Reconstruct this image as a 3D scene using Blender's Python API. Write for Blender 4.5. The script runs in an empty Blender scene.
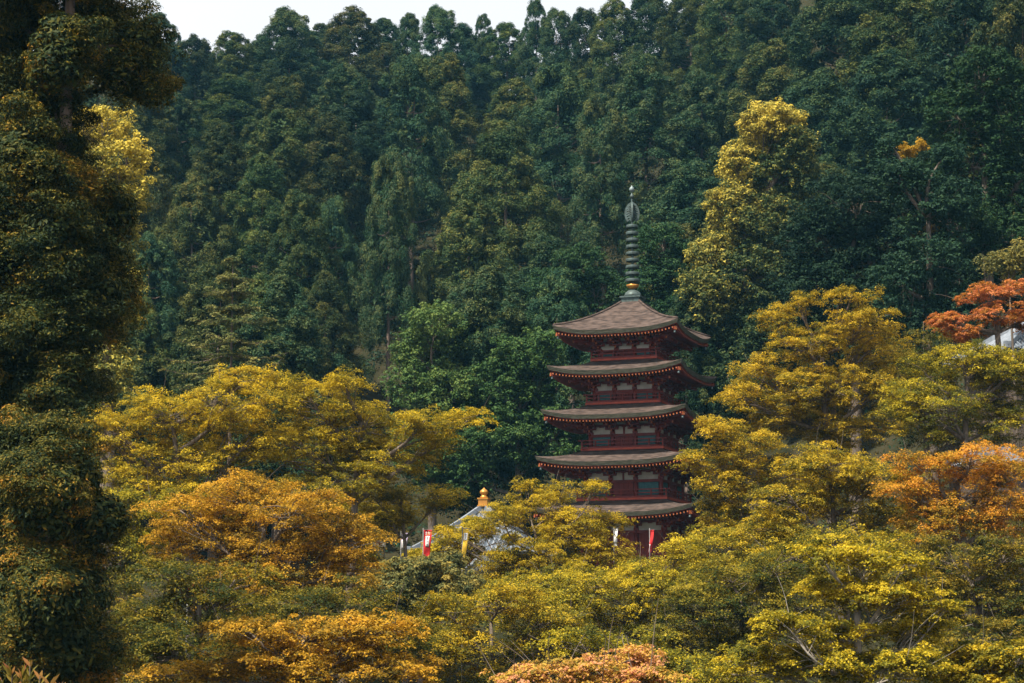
import bpy, math, random
import numpy as np
from mathutils import Vector, Matrix

# ------------------------------------------------------------------ camera, world, sun, exposure
scene = bpy.context.scene
C = scene.collection
R = math.radians
F = 2000.0                                   # focal length in pixels of a 1024 x 683 frame
PITCH = math.atan((650 - 341.5) / F)
cam_data = bpy.data.cameras.new('camera')
cam_data.sensor_width = 36.0
cam_data.lens = F / 1024 * 36
cam_data.clip_start, cam_data.clip_end = 0.5, 6000
cam = bpy.data.objects.new('camera', cam_data)
C.objects.link(cam)
cam.location = (0, 0, 0)
cam.rotation_euler = (R(90) + PITCH, 0, 0)
scene.camera = cam

SUN_EL, SUN_AZ = R(58), R(-134)               # azimuth measured from +Y (view direction) towards +X
sun_dir = Vector((math.sin(SUN_AZ) * math.cos(SUN_EL), math.cos(SUN_AZ) * math.cos(SUN_EL), math.sin(SUN_EL)))
world = bpy.data.worlds.new('World')
scene.world = world
world.use_nodes = True
wt = world.node_tree
wt.nodes.clear()
w_out = wt.nodes.new('ShaderNodeOutputWorld')
w_bg = wt.nodes.new('ShaderNodeBackground')
w_sky = wt.nodes.new('ShaderNodeTexSky')
w_sky.sky_type = 'NISHITA'
w_sky.sun_disc = False
w_sky.sun_elevation = SUN_EL
w_sky.sun_rotation = SUN_AZ
w_sky.air_density, w_sky.dust_density, w_sky.ozone_density = 1.0, 2.5, 1.0
# a thin white cloud veil over the blue
w_mix = wt.nodes.new('ShaderNodeMix'); w_mix.data_type = 'RGBA'
w_noise = wt.nodes.new('ShaderNodeTexNoise'); w_noise.inputs['Scale'].default_value = 2.2
w_noise.inputs['Detail'].default_value = 5
w_map = wt.nodes.new('ShaderNodeMapRange')
w_map.inputs['From Min'].default_value, w_map.inputs['From Max'].default_value = 0.3, 0.7
w_map.inputs['To Min'].default_value, w_map.inputs['To Max'].default_value = 0.75, 0.96
wt.links.new(w_noise.outputs['Fac'], w_map.inputs['Value'])
wt.links.new(w_map.outputs['Result'], w_mix.inputs['Factor'])
wt.links.new(w_sky.outputs['Color'], w_mix.inputs[6])
w_mix.inputs[7].default_value = (9.8, 10.0, 10.2, 1)
wt.links.new(w_mix.outputs[2], w_bg.inputs['Color'])
w_bg.inputs['Strength'].default_value = 0.062
wt.links.new(w_bg.outputs['Background'], w_out.inputs['Surface'])

sun_data = bpy.data.lights.new('sun', 'SUN')
sun_data.energy = 5.0
sun_data.angle = R(1.0)
sun_data.color = (1.0, 0.93, 0.80)
sun = bpy.data.objects.new('sun', sun_data)
C.objects.link(sun)
sun.rotation_euler = (-sun_dir).to_track_quat('-Z', 'Y').to_euler()

vs = scene.view_settings
vs.view_transform, vs.look, vs.exposure, vs.gamma = 'Standard', 'None', 0.92, 1.0
vs.use_curve_mapping = False
scene.cycles.use_denoising = True
scene.cycles.denoiser = 'OPENIMAGEDENOISE'
scene.cycles.denoising_input_passes = 'RGB_ALBEDO_NORMAL'
scene.cycles.max_bounces = 5
scene.cycles.diffuse_bounces = 3
scene.cycles.transmission_bounces = 3
scene.cycles.transparent_max_bounces = 6
scene.cycles.volume_bounces = 0

rng = np.random.default_rng(11)

# ------------------------------------------------------------------ helpers
CP, SP = math.cos(PITCH), math.sin(PITCH)


def ray(px, py):
    x, u = (px - 512) / F, (341.5 - py) / F
    y, z = CP - u * SP, SP + u * CP
    return x / y, z / y                      # per metre of Y


def at(px, py, Y):
    a, b = ray(px, py)
    return Vector((a * Y, Y, b * Y))


def tag(o, label=None, cat=None, group=None, kind=None):
    if label: o['label'] = label
    if cat: o['category'] = cat
    if group: o['group'] = group
    if kind: o['kind'] = kind
    return o


def empty(name, loc, rz=0.0):
    o = bpy.data.objects.new(name, None)
    o.empty_display_size = 0.3
    C.objects.link(o)
    o.location = loc
    o.rotation_euler = (0, 0, rz)
    return o


class MB:
    """collects vertices and faces (with a material slot each) for ONE mesh"""
    def __init__(self):
        self.v, self.f, self.m = [], [], []

    def face(self, idx, m=0):
        self.f.append(tuple(idx)); self.m.append(m)

    def box(self, c, s, m=0, mat=None):
        n = len(self.v)
        c = Vector(c)
        for dx in (-.5, .5):
            for dy in (-.5, .5):
                for dz in (-.5, .5):
                    p = Vector((dx * s[0], dy * s[1], dz * s[2]))
                    if mat is not None: p = mat @ p
                    self.v.append(tuple(c + p))
        for q in ((0, 1, 3, 2), (4, 6, 7, 5), (0, 4, 5, 1), (2, 3, 7, 6), (0, 2, 6, 4), (1, 5, 7, 3)):
            self.face([n + i for i in q], m)

    def beam(self, a, b, w, h, m=0, m_end=None):
        """a square beam from a to b"""
        a, b = Vector(a), Vector(b)
        d = (b - a).normalized()
        side = d.cross(Vector((0, 0, 1)))
        if side.length < 1e-4: side = Vector((1, 0, 0))
        side.normalize()
        up = side.cross(d)
        n = len(self.v)
        for p in (a, b):
            for s1, s2 in ((-1, -1), (1, -1), (1, 1), (-1, 1)):
                self.v.append(tuple(p + side * (s1 * w / 2) + up * (s2 * h / 2)))
        for i in range(4):
            j = (i + 1) % 4
            self.face((n + i, n + j, n + 4 + j, n + 4 + i), m)
        self.face((n + 3, n + 2, n + 1, n), m)
        self.face((n + 4, n + 5, n + 6, n + 7), m if m_end is None else m_end)

    def tube(self, pts, rad, sides=6, m=0, cap=True):
        pts = [Vector(p) for p in pts]
        n0 = len(self.v)
        k = len(pts)
        ref = Vector((0.31, 0.2, 0.93))
        for i, p in enumerate(pts):
            d = (pts[min(i + 1, k - 1)] - pts[max(i - 1, 0)])
            d = d.normalized() if d.length > 1e-9 else Vector((0, 0, 1))
            a = d.cross(ref if abs(d.dot(ref)) < 0.95 else Vector((1, 0, 0))).normalized()
            b = d.cross(a)
            r = rad[i] if hasattr(rad, '__len__') else rad
            for s in range(sides):
                t = 2 * math.pi * s / sides
                self.v.append(tuple(p + a * (r * math.cos(t)) + b * (r * math.sin(t))))
        for i in range(k - 1):
            for s in range(sides):
                t = (s + 1) % sides
                self.face((n0 + i * sides + s, n0 + i * sides + t, n0 + (i + 1) * sides + t, n0 + (i + 1) * sides + s), m)
        if cap:
            self.face([n0 + s for s in range(sides)][::-1], m)
            self.face([n0 + (k - 1) * sides + s for s in range(sides)], m)

    def lathe(self, prof, sides=24, m=0, c=(0, 0, 0)):
        n0 = len(self.v)
        for r, z in prof:
            for s in range(sides):
                t = 2 * math.pi * s / sides
                self.v.append((c[0] + r * math.cos(t), c[1] + r * math.sin(t), c[2] + z))
        for i in range(len(prof) - 1):
            for s in range(sides):
                t = (s + 1) % sides
                self.face((n0 + i * sides + s, n0 + i * sides + t, n0 + (i + 1) * sides + t, n0 + (i + 1) * sides + s), m)
        self.face([n0 + s for s in range(sides)][::-1], m)
        self.face([n0 + (len(prof) - 1) * sides + s for s in range(sides)], m)

    def grid(self, fn, nu, nv, m=0):
        n0 = len(self.v)
        for j in range(nv + 1):
            for i in range(nu + 1):
                self.v.append(tuple(fn(i / nu, j / nv)))
        w = nu + 1
        for j in range(nv):
            for i in range(nu):
                self.face((n0 + j * w + i, n0 + j * w + i + 1, n0 + (j + 1) * w + i + 1, n0 + (j + 1) * w + i), m)

    def build(self, name, mats, parent=None, smooth=False):
        me = bpy.data.meshes.new(name)
        me.from_pydata([tuple(p) for p in self.v], [], self.f)
        for mt in (mats if isinstance(mats, (list, tuple)) else [mats]):
            me.materials.append(mt)
        me.polygons.foreach_set('material_index', self.m)
        if smooth:
            me.polygons.foreach_set('use_smooth', [True] * len(me.polygons))
        me.update()
        o = bpy.data.objects.new(name, me)
        C.objects.link(o)
        if parent is not None: o.parent = parent
        return o


# ------------------------------------------------------------------ materials
def new_mat(name):
    m = bpy.data.materials.new(name)
    m.use_nodes = True
    nt = m.node_tree
    return m, nt, nt.nodes['Principled BSDF']


def surf(name, c1, c2=None, scale=3.0, rough=0.75, spec=0.3, metal=0.0, detail=6, stretch=(1, 1, 1), bump=0.0, lo=0.35, hi=0.65):
    """two colours mixed by noise in object space"""
    m, nt, p = new_mat(name)
    p.inputs['Roughness'].default_value = rough
    p.inputs['Specular IOR Level'].default_value = spec
    p.inputs['Metallic'].default_value = metal
    if c2 is None:
        c2 = tuple(x * 0.7 for x in c1)
    tc = nt.nodes.new('ShaderNodeTexCoord')
    mp = nt.nodes.new('ShaderNodeMapping')
    mp.inputs['Scale'].default_value = stretch
    nz = nt.nodes.new('ShaderNodeTexNoise')
    nz.inputs['Scale'].default_value = scale
    nz.inputs['Detail'].default_value = detail
    cr = nt.nodes.new('ShaderNodeValToRGB')
    cr.color_ramp.elements[0].position, cr.color_ramp.elements[1].position = lo, hi
    cr.color_ramp.elements[0].color = (*c1, 1)
    cr.color_ramp.elements[1].color = (*c2, 1)
    nt.links.new(tc.outputs['Object'], mp.inputs['Vector'])
    nt.links.new(mp.outputs['Vector'], nz.inputs['Vector'])
    nt.links.new(nz.outputs['Fac'], cr.inputs['Fac'])
    nt.links.new(cr.outputs['Color'], p.inputs['Base Color'])
    if bump:
        b = nt.nodes.new('ShaderNodeBump')
        b.inputs['Strength'].default_value = bump
        b.inputs['Distance'].default_value = 0.05
        nt.links.new(nz.outputs['Fac'], b.inputs['Height'])
        nt.links.new(b.outputs['Normal'], p.inputs['Normal'])
    return m


def leaf_mat(name, cols, transl=0.3, hue=0.028, val=0.36, rough=0.6):
    """leaf colour: a ramp over the 'tint' each spray and leaf carries, shifted a little per tree"""
    m, nt, p = new_mat(name)
    out = nt.nodes['Material Output']
    p.inputs['Roughness'].default_value = rough
    p.inputs['Specular IOR Level'].default_value = 0.08
    a = nt.nodes.new('ShaderNodeAttribute'); a.attribute_name = 'tint'
    cr = nt.nodes.new('ShaderNodeValToRGB')
    e = cr.color_ramp.elements
    while len(e) < len(cols): e.new(0.5)
    for i, c in enumerate(cols):
        e[i].position = i / (len(cols) - 1)
        e[i].color = (*c, 1)
    hs = nt.nodes.new('ShaderNodeHueSaturation')
    oi = nt.nodes.new('ShaderNodeObjectInfo')
    m1 = nt.nodes.new('ShaderNodeMapRange'); m2 = nt.nodes.new('ShaderNodeMapRange')
    m1.inputs['To Min'].default_value, m1.inputs['To Max'].default_value = 0.5 - hue, 0.5 + hue
    m2.inputs['To Min'].default_value, m2.inputs['To Max'].default_value = 1 - val, 1 + val
    wn = nt.nodes.new('ShaderNodeTexWhiteNoise'); wn.noise_dimensions = '1D'
    nt.links.new(a.outputs['Fac'], cr.inputs['Fac'])
    nt.links.new(cr.outputs['Color'], hs.inputs['Color'])
    nt.links.new(oi.outputs['Random'], m1.inputs['Value'])
    nt.links.new(oi.outputs['Random'], wn.inputs['W'])
    nt.links.new(wn.outputs['Value'], m2.inputs['Value'])
    nt.links.new(m1.outputs['Result'], hs.inputs['Hue'])
    nt.links.new(m2.outputs['Result'], hs.inputs['Value'])
    nt.links.new(hs.outputs['Color'], p.inputs['Base Color'])
    tr = nt.nodes.new('ShaderNodeBsdfTranslucent')
    nt.links.new(hs.outputs['Color'], tr.inputs['Color'])
    mx = nt.nodes.new('ShaderNodeMixShader'); mx.inputs['Fac'].default_value = transl
    nt.links.new(p.outputs['BSDF'], mx.inputs[1])
    nt.links.new(tr.outputs['BSDF'], mx.inputs[2])
    nt.links.new(mx.outputs['Shader'], out.inputs['Surface'])
    return m


M = {}
M['forest_floor'] = surf('forest_floor', (.022, .024, .012), (.04, .034, .018), .4, rough=1.0, spec=0.0)
M['path'] = surf('path_gravel', (.28, .25, .21), (.20, .18, .15), 1.5)
M['bark'] = surf('grey_bark', (.10, .075, .058), (.18, .145, .115), 2.5, stretch=(4, 4, .6), bump=.5, spec=.08)
M['pale_bark'] = surf('pale_bark', (.22, .19, .16), (.34, .30, .25), 2.5, stretch=(4, 4, .6), bump=.5, spec=.08)
M['cedar_bark'] = surf('cedar_bark', (.13, .09, .07), (.22, .165, .135), 2.0, stretch=(5, 5, .3), bump=.6, spec=.08)
M['red'] = surf('vermilion_wood', (.20, .028, .017), (.13, .020, .014), 2.5, rough=.6)
M['bright_red'] = surf('bright_vermilion_wood', (.42, .07, .03), (.30, .045, .025), 3, rough=.55)
M['ochre'] = surf('ochre_beam_ends', (.38, .105, .03), (.28, .075, .024), 5, rough=.6)
M['plaster'] = surf('white_plaster', (.62, .60, .54), (.48, .46, .41), 2, rough=.9)
M['teal'] = surf('blue_green_shutter', (.06, .17, .18), (.04, .12, .13), 6, rough=.6)
M['bark_shingle'] = surf('cypress_bark_shingles', (.115, .083, .07), (.03, .023, .02), 1.6, stretch=(1, 1, 4), rough=1.0, spec=.05, bump=.8, detail=9, lo=.3, hi=.7)
M['moss_edge'] = surf('mossy_shingle_edge', (.115, .105, .075), (.04, .045, .028), 3.0, stretch=(1, 1, 8), rough=.95, bump=.5)
M['bronze'] = surf('verdigris_bronze', (.085, .12, .115), (.05, .065, .06), 4, rough=.55, metal=.35)
M['pale_bronze'] = surf('pale_bronze', (.22, .27, .27), (.15, .19, .19), 4, rough=.5, metal=.2)
M['gold'] = surf('gilded_copper', (.62, .30, .06), (.50, .22, .05), 4, rough=.35, metal=.55)
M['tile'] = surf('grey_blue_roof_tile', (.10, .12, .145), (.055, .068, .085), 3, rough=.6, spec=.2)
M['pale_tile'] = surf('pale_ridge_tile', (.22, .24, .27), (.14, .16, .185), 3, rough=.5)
M['stone'] = surf('granite', (.30, .29, .27), (.22, .21, .2), 4, rough=.9)
M['red_cloth'] = surf('red_banner_cloth', (.62, .03, .03), (.52, .022, .026), 3, rough=.85)
M['yellow_cloth'] = surf('yellow_banner_cloth', (.80, .52, .05), (.72, .44, .04), 3, rough=.85)
M['white_cloth'] = surf('white_banner_cloth', (.80, .78, .76), (.72, .70, .69), 3, rough=.85)
M['lilac_cloth'] = surf('lilac_cloth', (.50, .42, .55), (.40, .32, .46), 3, rough=.85)
M['ink'] = surf('dark_lettering', (.06, .05, .05), None, 3)
M['pole'] = surf('pole_metal', (.17, .165, .16), (.12, .115, .11), 3, rough=.5)
M['wire'] = surf('dark_wood', (.11, .08, .06), (.07, .05, .04), 3, stretch=(4, 4, .5))

L = {}
L['cedar'] = leaf_mat('cedar_needles', [(.012, .040, .022), (.030, .064, .028), (.105, .128, .036)], .2)
L['cedar_olive'] = leaf_mat('olive_cedar_needles', [(.018, .044, .018), (.048, .074, .022), (.165, .155, .034)], .2)
L['cedar_orange'] = leaf_mat('cedar_needles_with_orange_tips', [(.014, .028, .012), (.040, .054, .014), (.17, .13, .016), (.36, .17, .018)], .2, .01, .1)
L['evergreen'] = leaf_mat('evergreen_broadleaf', [(.016, .045, .020), (.032, .074, .026), (.075, .115, .034)], .25)
L['evergreen_bright'] = leaf_mat('bright_evergreen_broadleaf', [(.03, .068, .022), (.06, .108, .028), (.13, .165, .038)], .25)
L['evergreen_dark'] = leaf_mat('dark_evergreen_broadleaf', [(.012, .034, .020), (.022, .052, .024), (.045, .075, .030)], .22)
L['flowering'] = leaf_mat('flowering_evergreen', [(.035, .065, .026), (.11, .13, .035), (.40, .33, .055), (.64, .49, .07)], .28, .004, .06)
L['yellow'] = leaf_mat('golden_leaves', [(.12, .115, .014), (.29, .215, .016), (.49, .345, .018), (.60, .41, .024)], .38, .008, .08)
L['olive'] = leaf_mat('olive_gold_leaves', [(.065, .07, .014), (.15, .14, .016), (.38, .28, .018), (.54, .375, .022)], .36, .008, .08)
L['amber'] = leaf_mat('amber_leaves', [(.10, .08, .016), (.27, .165, .018), (.50, .285, .02), (.60, .32, .03)], .38, .008, .08)
L['orange'] = leaf_mat('orange_leaves', [(.14, .10, .016), (.36, .21, .02), (.58, .245, .022), (.62, .25, .035)], .38, .008, .08)
L['red_orange'] = leaf_mat('red_orange_leaves', [(.16, .085, .018), (.42, .18, .025), (.60, .20, .05), (.62, .25, .11)], .38, .008, .06)
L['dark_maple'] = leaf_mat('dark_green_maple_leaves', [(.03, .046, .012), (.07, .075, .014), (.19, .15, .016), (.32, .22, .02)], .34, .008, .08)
L['grey_green'] = leaf_mat('grey_green_leaves', [(.06, .075, .03), (.12, .13, .045), (.20, .185, .05), (.32, .25, .05)], .3, .008, .08)
L['pink'] = leaf_mat('pink_and_orange_leaves', [(.17, .14, .03), (.44, .29, .04), (.60, .33, .06), (.64, .30, .15)], .36, .006, .05)
L['tiered'] = leaf_mat('tiered_fir_needles', [(.030, .052, .020), (.085, .098, .030), (.22, .185, .052)], .22)
L['lance'] = leaf_mat('lance_leaves', [(.10, .10, .02), (.24, .18, .03), (.40, .20, .06), (.45, .10, .08)], .35, .006, .05)


# ------------------------------------------------------------------ ground
def smooth(a, b, x):
    t = np.clip((x - a) / (b - a), 0, 1)
    return t * t * (3 - 2 * t)


def ground_z(x, y):
    x = np.asarray(x, float); y = np.asarray(y, float)
    z = -1.7 - 11.3 * smooth(4, 45, y)                     # the terrace falls into the valley
    z = z + 17.6 * smooth(62, 138, y)                      # and climbs to the pagoda court (4.6)
    hill = np.maximum(y - 162, 0)
    z = z + 0.50 * hill - 0.50 * np.maximum(y - 352, 0) * 1.02
    z = z + 0.62 * np.maximum(x - 23, 0) * smooth(70, 150, y) * (1 - smooth(330, 420, y))
    z = z + 0.24 * np.maximum(x - 4, 0) * smooth(240, 330, y)
    z = z + 0.14 * np.maximum(-x - 30, 0) * smooth(60, 120, y) * (1 - smooth(330, 420, y))
    z = z + 1.1 * np.sin(x * .07 + 1.3) * np.sin(y * .05) * smooth(150, 200, y)
    return np.maximum(z, -14)


gx = np.concatenate([np.linspace(-420, -120, 16)[:-1], np.linspace(-120, 120, 81), np.linspace(120, 420, 16)[1:]])
gy = np.concatenate([np.linspace(-80, 0, 6)[:-1], np.linspace(0, 400, 134), np.linspace(400, 760, 13)[1:]])
GX, GY = np.meshgrid(gx, gy)
GZ = ground_z(GX, GY)
g = MB()
g.v = list(zip(GX.ravel().tolist(), GY.ravel().tolist(), GZ.ravel().tolist()))
W = len(gx)
for j in range(len(gy) - 1):
    for i in range(W - 1):
        g.face((j * W + i, j * W + i + 1, (j + 1) * W + i + 1, (j + 1) * W + i))
tag(g.build('ground', M['forest_floor'], smooth=True), kind='structure')


def gz(x, y): return float(ground_z(x, y))


# ------------------------------------------------------------------ foliage
def leaf_mesh(name, P, N, size, tint, mat, aspect=0.62, parent=None):
    """one mesh of leaf-sized faces: P centres, N normals, size lengths, tint 0..1"""
    n = len(P)
    N = N / (np.linalg.norm(N, axis=1, keepdims=True) + 1e-9)
    ref = rng.normal(size=(n, 3))
    A = np.cross(N, ref); A /= (np.linalg.norm(A, axis=1, keepdims=True) + 1e-9)
    B = np.cross(N, A)
    s = size[:, None]
    V = np.empty((n, 4, 3))
    V[:, 0] = P - A * s * .5
    V[:, 1] = P + B * s * .5 * aspect - A * s * .06 + N * s * .09
    V[:, 2] = P + A * s * .5
    V[:, 3] = P - B * s * .5 * aspect - A * s * .06 + N * s * .09
    me = bpy.data.meshes.new(name)
    me.vertices.add(4 * n); me.loops.add(4 * n); me.polygons.add(n)
    me.vertices.foreach_set('co', V.reshape(-1).astype(np.float32))
    me.loops.foreach_set('vertex_index', np.arange(4 * n, dtype=np.int32))
    me.polygons.foreach_set('loop_start', np.arange(0, 4 * n, 4, dtype=np.int32))
    me.update(calc_edges=True)
    at_ = me.attributes.new('tint', 'FLOAT', 'FACE')
    at_.data.foreach_set('value', np.clip(tint, 0, 1).astype(np.float32))
    me.materials.append(mat)
    o = bpy.data.objects.new(name, me)
    C.objects.link(o)
    if parent is not None: o.parent = parent
    return o


def unit(n):
    d = rng.normal(size=(n, 3))
    return d / np.linalg.norm(d, axis=1, keepdims=True)


def puff_leaves(cen, rad, k, leaf, flat=0.75, up=0.35, tint=None, tvar=.13, jitter=.42, tip=.9):
    """rounded tufts: k leaves on the shell of each puff, fewer beneath"""
    n = len(cen)
    idx = np.repeat(np.arange(n), k)
    d = unit(n * k)
    d[:, 2] = np.where((d[:, 2] < -.15) & (rng.random(n * k) < .6), -d[:, 2], d[:, 2])
    f = rng.uniform(.70, 1.10, n * k)
    r = rad[idx] * f
    P = cen[idx] + d * r[:, None] * np.array([1, 1, flat])
    N = d + unit(n * k) * jitter + np.array([0, 0, up])
    S = leaf * rng.uniform(.65, 1.35, n * k)
    T = tint[idx] + rng.normal(0, tvar, n * k) + tip * (f - .9)      # the youngest growth, at the shoot tips, is the palest
    return P, N, S, T


def pad_leaves(cen, rad, out, k, leaf, tint, tvar=.16, thick=.16, droop=.32):
    """flat layered sprays, drooping at the rim, tilted outward"""
    n = len(cen)
    idx = np.repeat(np.arange(n), k)
    phi = rng.uniform(0, 2 * np.pi, n * k)
    lob = 1 + .33 * np.sin(phi * rng.integers(3, 6, n)[idx] + rng.uniform(0, 6, n)[idx])
    q = np.sqrt(rng.random(n * k)) * lob
    r = q * rad[idx]
    P = np.stack([r * np.cos(phi), r * np.sin(phi), -droop * rad[idx] * q ** 2 + rng.normal(0, thick, n * k) * rad[idx]], axis=1)
    tilt = out[idx] * np.array([1, 1, 0])
    P[:, 2] -= .22 * (P * tilt).sum(axis=1)
    P += cen[idx]
    N = np.array([0, 0, 1.0]) + .40 * tilt + unit(n * k) * .72
    S = leaf * rng.uniform(.6, 1.4, n * k)
    T = tint[idx] + rng.normal(0, tvar, n * k)
    return P, N, S, T


def sample_lobes(lobes, n, inner=.5, below=.35):
    """points spread through the outer part of a union of ellipsoids (cx,cy,cz,rx,ry,rz,bias)"""
    Lb = np.array(lobes, float)
    area = (Lb[:, 3] * Lb[:, 5] + Lb[:, 4] * Lb[:, 5] + Lb[:, 3] * Lb[:, 4])
    pts, outs, bias, who = [], [], [], []
    got = 0
    while got < n:
        m = n * 2
        li = rng.choice(len(Lb), m, p=area / area.sum())
        d = unit(m)
        keep = (d[:, 2] > -.1) | (rng.random(m) < below)
        u = (inner + (1 - inner) * rng.random(m) ** .6) * .93
        q = Lb[li, :3] + d * u[:, None] * Lb[li, 3:6]
        for j in range(len(Lb)):               # thin out what lies deep inside another lobe
            e = np.sqrt((((q - Lb[j, :3]) / Lb[j, 3:6]) ** 2).sum(axis=1))
            keep &= ~((e < .55) & (rng.random(m) < .8) & (li != j))
        q, d, li = q[keep], d[keep], li[keep]
        pts.append(q); outs.append(d); who.append(li); bias.append(Lb[li, 6])
        got += len(q)
    return np.concatenate(pts)[:n], np.concatenate(outs)[:n], np.concatenate(bias)[:n], np.concatenate(who)[:n]


def curve_pts(a, b, bend, k=6, sag=0.0):
    a, b = np.array(a, float), np.array(b, float)
    out = []
    for i in range(k):
        t = i / (k - 1)
        p = a * (1 - t) + b * t + np.array(bend) * math.sin(math.pi * t) + np.array([0, 0, sag * math.sin(math.pi * t)])
        out.append(p)
    return out


def lobes_px(spec, Y, depth=.9, seed=0):
    r = random.Random(seed)
    out = []
    for s in spec:
        px, py, rx, ry = s[:4]
        b = s[4] if len(s) > 4 else 0.0
        dy = s[5] if len(s) > 5 else r.uniform(-1.2, 1.2)
        p = at(px, py, Y + dy)
        k = Y / F
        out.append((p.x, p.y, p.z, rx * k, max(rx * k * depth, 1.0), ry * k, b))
    return out


def spread_tree(name, label, cat, spec, Y, leafmat, trunk_px=None, base=None, pads=None, pad_r=.62, k=112, leaf=.096, style='pad',
                bark='bark', group=None, dens=1.0, inner=.4, twig=.5, conifer=False, below=.6, m=8, flatc=None, tint0=.5, tvar_pad=.34, trunk_r=None, limb_r=1.0, depth=.9):
    """a tree grown to its own crown outline: trunk, one limb for each lobe of the crown, leaf sprays"""
    lobes = lobes_px(spec, Y, depth, seed=len(label))
    A = np.array(lobes)
    cx = A[:, 0].mean() if trunk_px is None else at(trunk_px, 500, Y).x
    cy = Y + .2
    bz = gz(cx, cy) - .15 if base is None else base
    root = empty(name, (cx, cy, bz))
    tag(root, label, cat, group)
    org = np.array([cx, cy, bz])
    A[:, :3] -= org
    lobes = [tuple(a) for a in A]
    area = sum(math.pi * (a[3] * a[5] + .5 * a[3] * a[4]) for a in lobes)
    if pads is None:
        pads = int(area / (pad_r * pad_r) * .95 * dens)
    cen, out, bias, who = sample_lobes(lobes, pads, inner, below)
    # trunk: up to the lower middle of the crown
    zmin, zmax = (A[:, 2] - A[:, 5]).min(), (A[:, 2] + A[:, 5]).max()
    lo = max(zmin + .10 * (zmax - zmin), .25 * zmax)
    hi = zmax - (.06 if conifer else .38) * (zmax - zmin)
    mid = A[:, :2].mean(axis=0)
    tr = trunk_r or max(.08, .016 * zmax)
    t = MB()
    axis = [np.array([mid[0] * .8 * s * s + .12 * math.sin(5 * s + zmax), mid[1] * .8 * s * s + .12 * math.sin(7 * s), hi * s]) for s in np.linspace(0, 1, 12)]
    t.tube(axis, np.linspace(tr * 1.25, tr * .35, 12), 8)
    t.build('trunk', M[bark], root, smooth=True)
    for j, a in enumerate(lobes):
        tip = np.array([a[0], a[1], a[2] + .2 * a[5]])
        side = math.hypot(tip[0] - mid[0] * .6, tip[1] - mid[1] * .6)
        zs = tip[2] - (.15 if conifer else .85) * side - .3
        sf = min(max(zs, lo) , hi * .97) / hi
        fork = axis[int(round(sf * 11))]
        lm = MB()
        dirn = tip - fork
        horiz = np.array([dirn[0], dirn[1], 0]) * .12
        pts = curve_pts(fork, tip, horiz + rng.normal(0, .05 * np.linalg.norm(dirn) + .05, 3), 8)
        r0 = tr * (.62 - .25 * sf) * limb_r
        rr = np.linspace(r0, r0 * .28, 8)
        lm.tube(pts, rr, 6)
        mine = np.nonzero(who == j)[0]
        for i in mine[rng.random(len(mine)) < twig * 1.5]:
            s = rng.uniform(.35, .98)
            q = pts[int(s * 7)]
            e = cen[i] + np.array([0, 0, -.06])
            ln = np.linalg.norm(e - q)
            lm.tube(curve_pts(q, e, rng.normal(0, .05 * ln, 3), 5, .07 * ln), np.linspace(min(r0 * .3, .012 + .010 * ln), .009, 5), 4, cap=False)
            if not conifer and style == 'pad' and rng.random() < .14:      # some bare twig ends stand out of the leaves
                e2 = e + (out[i] + np.array([0, 0, .5]) + rng.normal(0, .3, 3)) * rng.uniform(.5, 1.15)
                lm.tube(curve_pts(e - (e2 - e) * .04, e2, rng.normal(0, .06, 3), 5), np.linspace(.014, .006, 5), 4, cap=False)
        lm.build('limb', M[bark], root, smooth=True)
    # every bough end carries a cluster of small sprays, with air between the clusters
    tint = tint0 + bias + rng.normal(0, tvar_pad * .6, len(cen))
    ci = np.repeat(np.arange(len(cen)), m)
    d = unit(len(ci))
    d[:, 2] = np.where((d[:, 2] < 0) & (rng.random(len(ci)) < .6), -d[:, 2], d[:, 2])
    crad = pad_r * 1.15 * rng.uniform(.6, 1.5, len(cen))
    if flatc is None: flatc = .56 if style == 'pad' else .78
    sub = cen[ci] + d * (crad[ci] * rng.uniform(.35, 1.0, len(ci)))[:, None] * np.array([1, 1, flatc])
    stint = tint[ci] + rng.normal(0, tvar_pad * .6, len(ci))
    srad = pad_r * .46 * rng.uniform(.6, 1.4, len(ci))
    kk = max(8, int(k * .36))
    if style == 'pad':
        P, N, S, T = pad_leaves(sub, srad, (d + out[ci]) * .6, kk, leaf, stint, tvar=.2)
    else:
        P, N, S, T = puff_leaves(sub, srad, kk, leaf, tint=stint)
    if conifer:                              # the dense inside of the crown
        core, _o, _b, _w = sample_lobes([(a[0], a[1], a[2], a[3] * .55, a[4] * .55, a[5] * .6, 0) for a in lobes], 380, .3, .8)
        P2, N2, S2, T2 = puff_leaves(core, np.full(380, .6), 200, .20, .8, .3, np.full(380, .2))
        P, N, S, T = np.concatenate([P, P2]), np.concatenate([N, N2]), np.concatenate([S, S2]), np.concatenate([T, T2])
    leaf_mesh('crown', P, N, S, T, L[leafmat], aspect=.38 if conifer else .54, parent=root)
    return root


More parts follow.
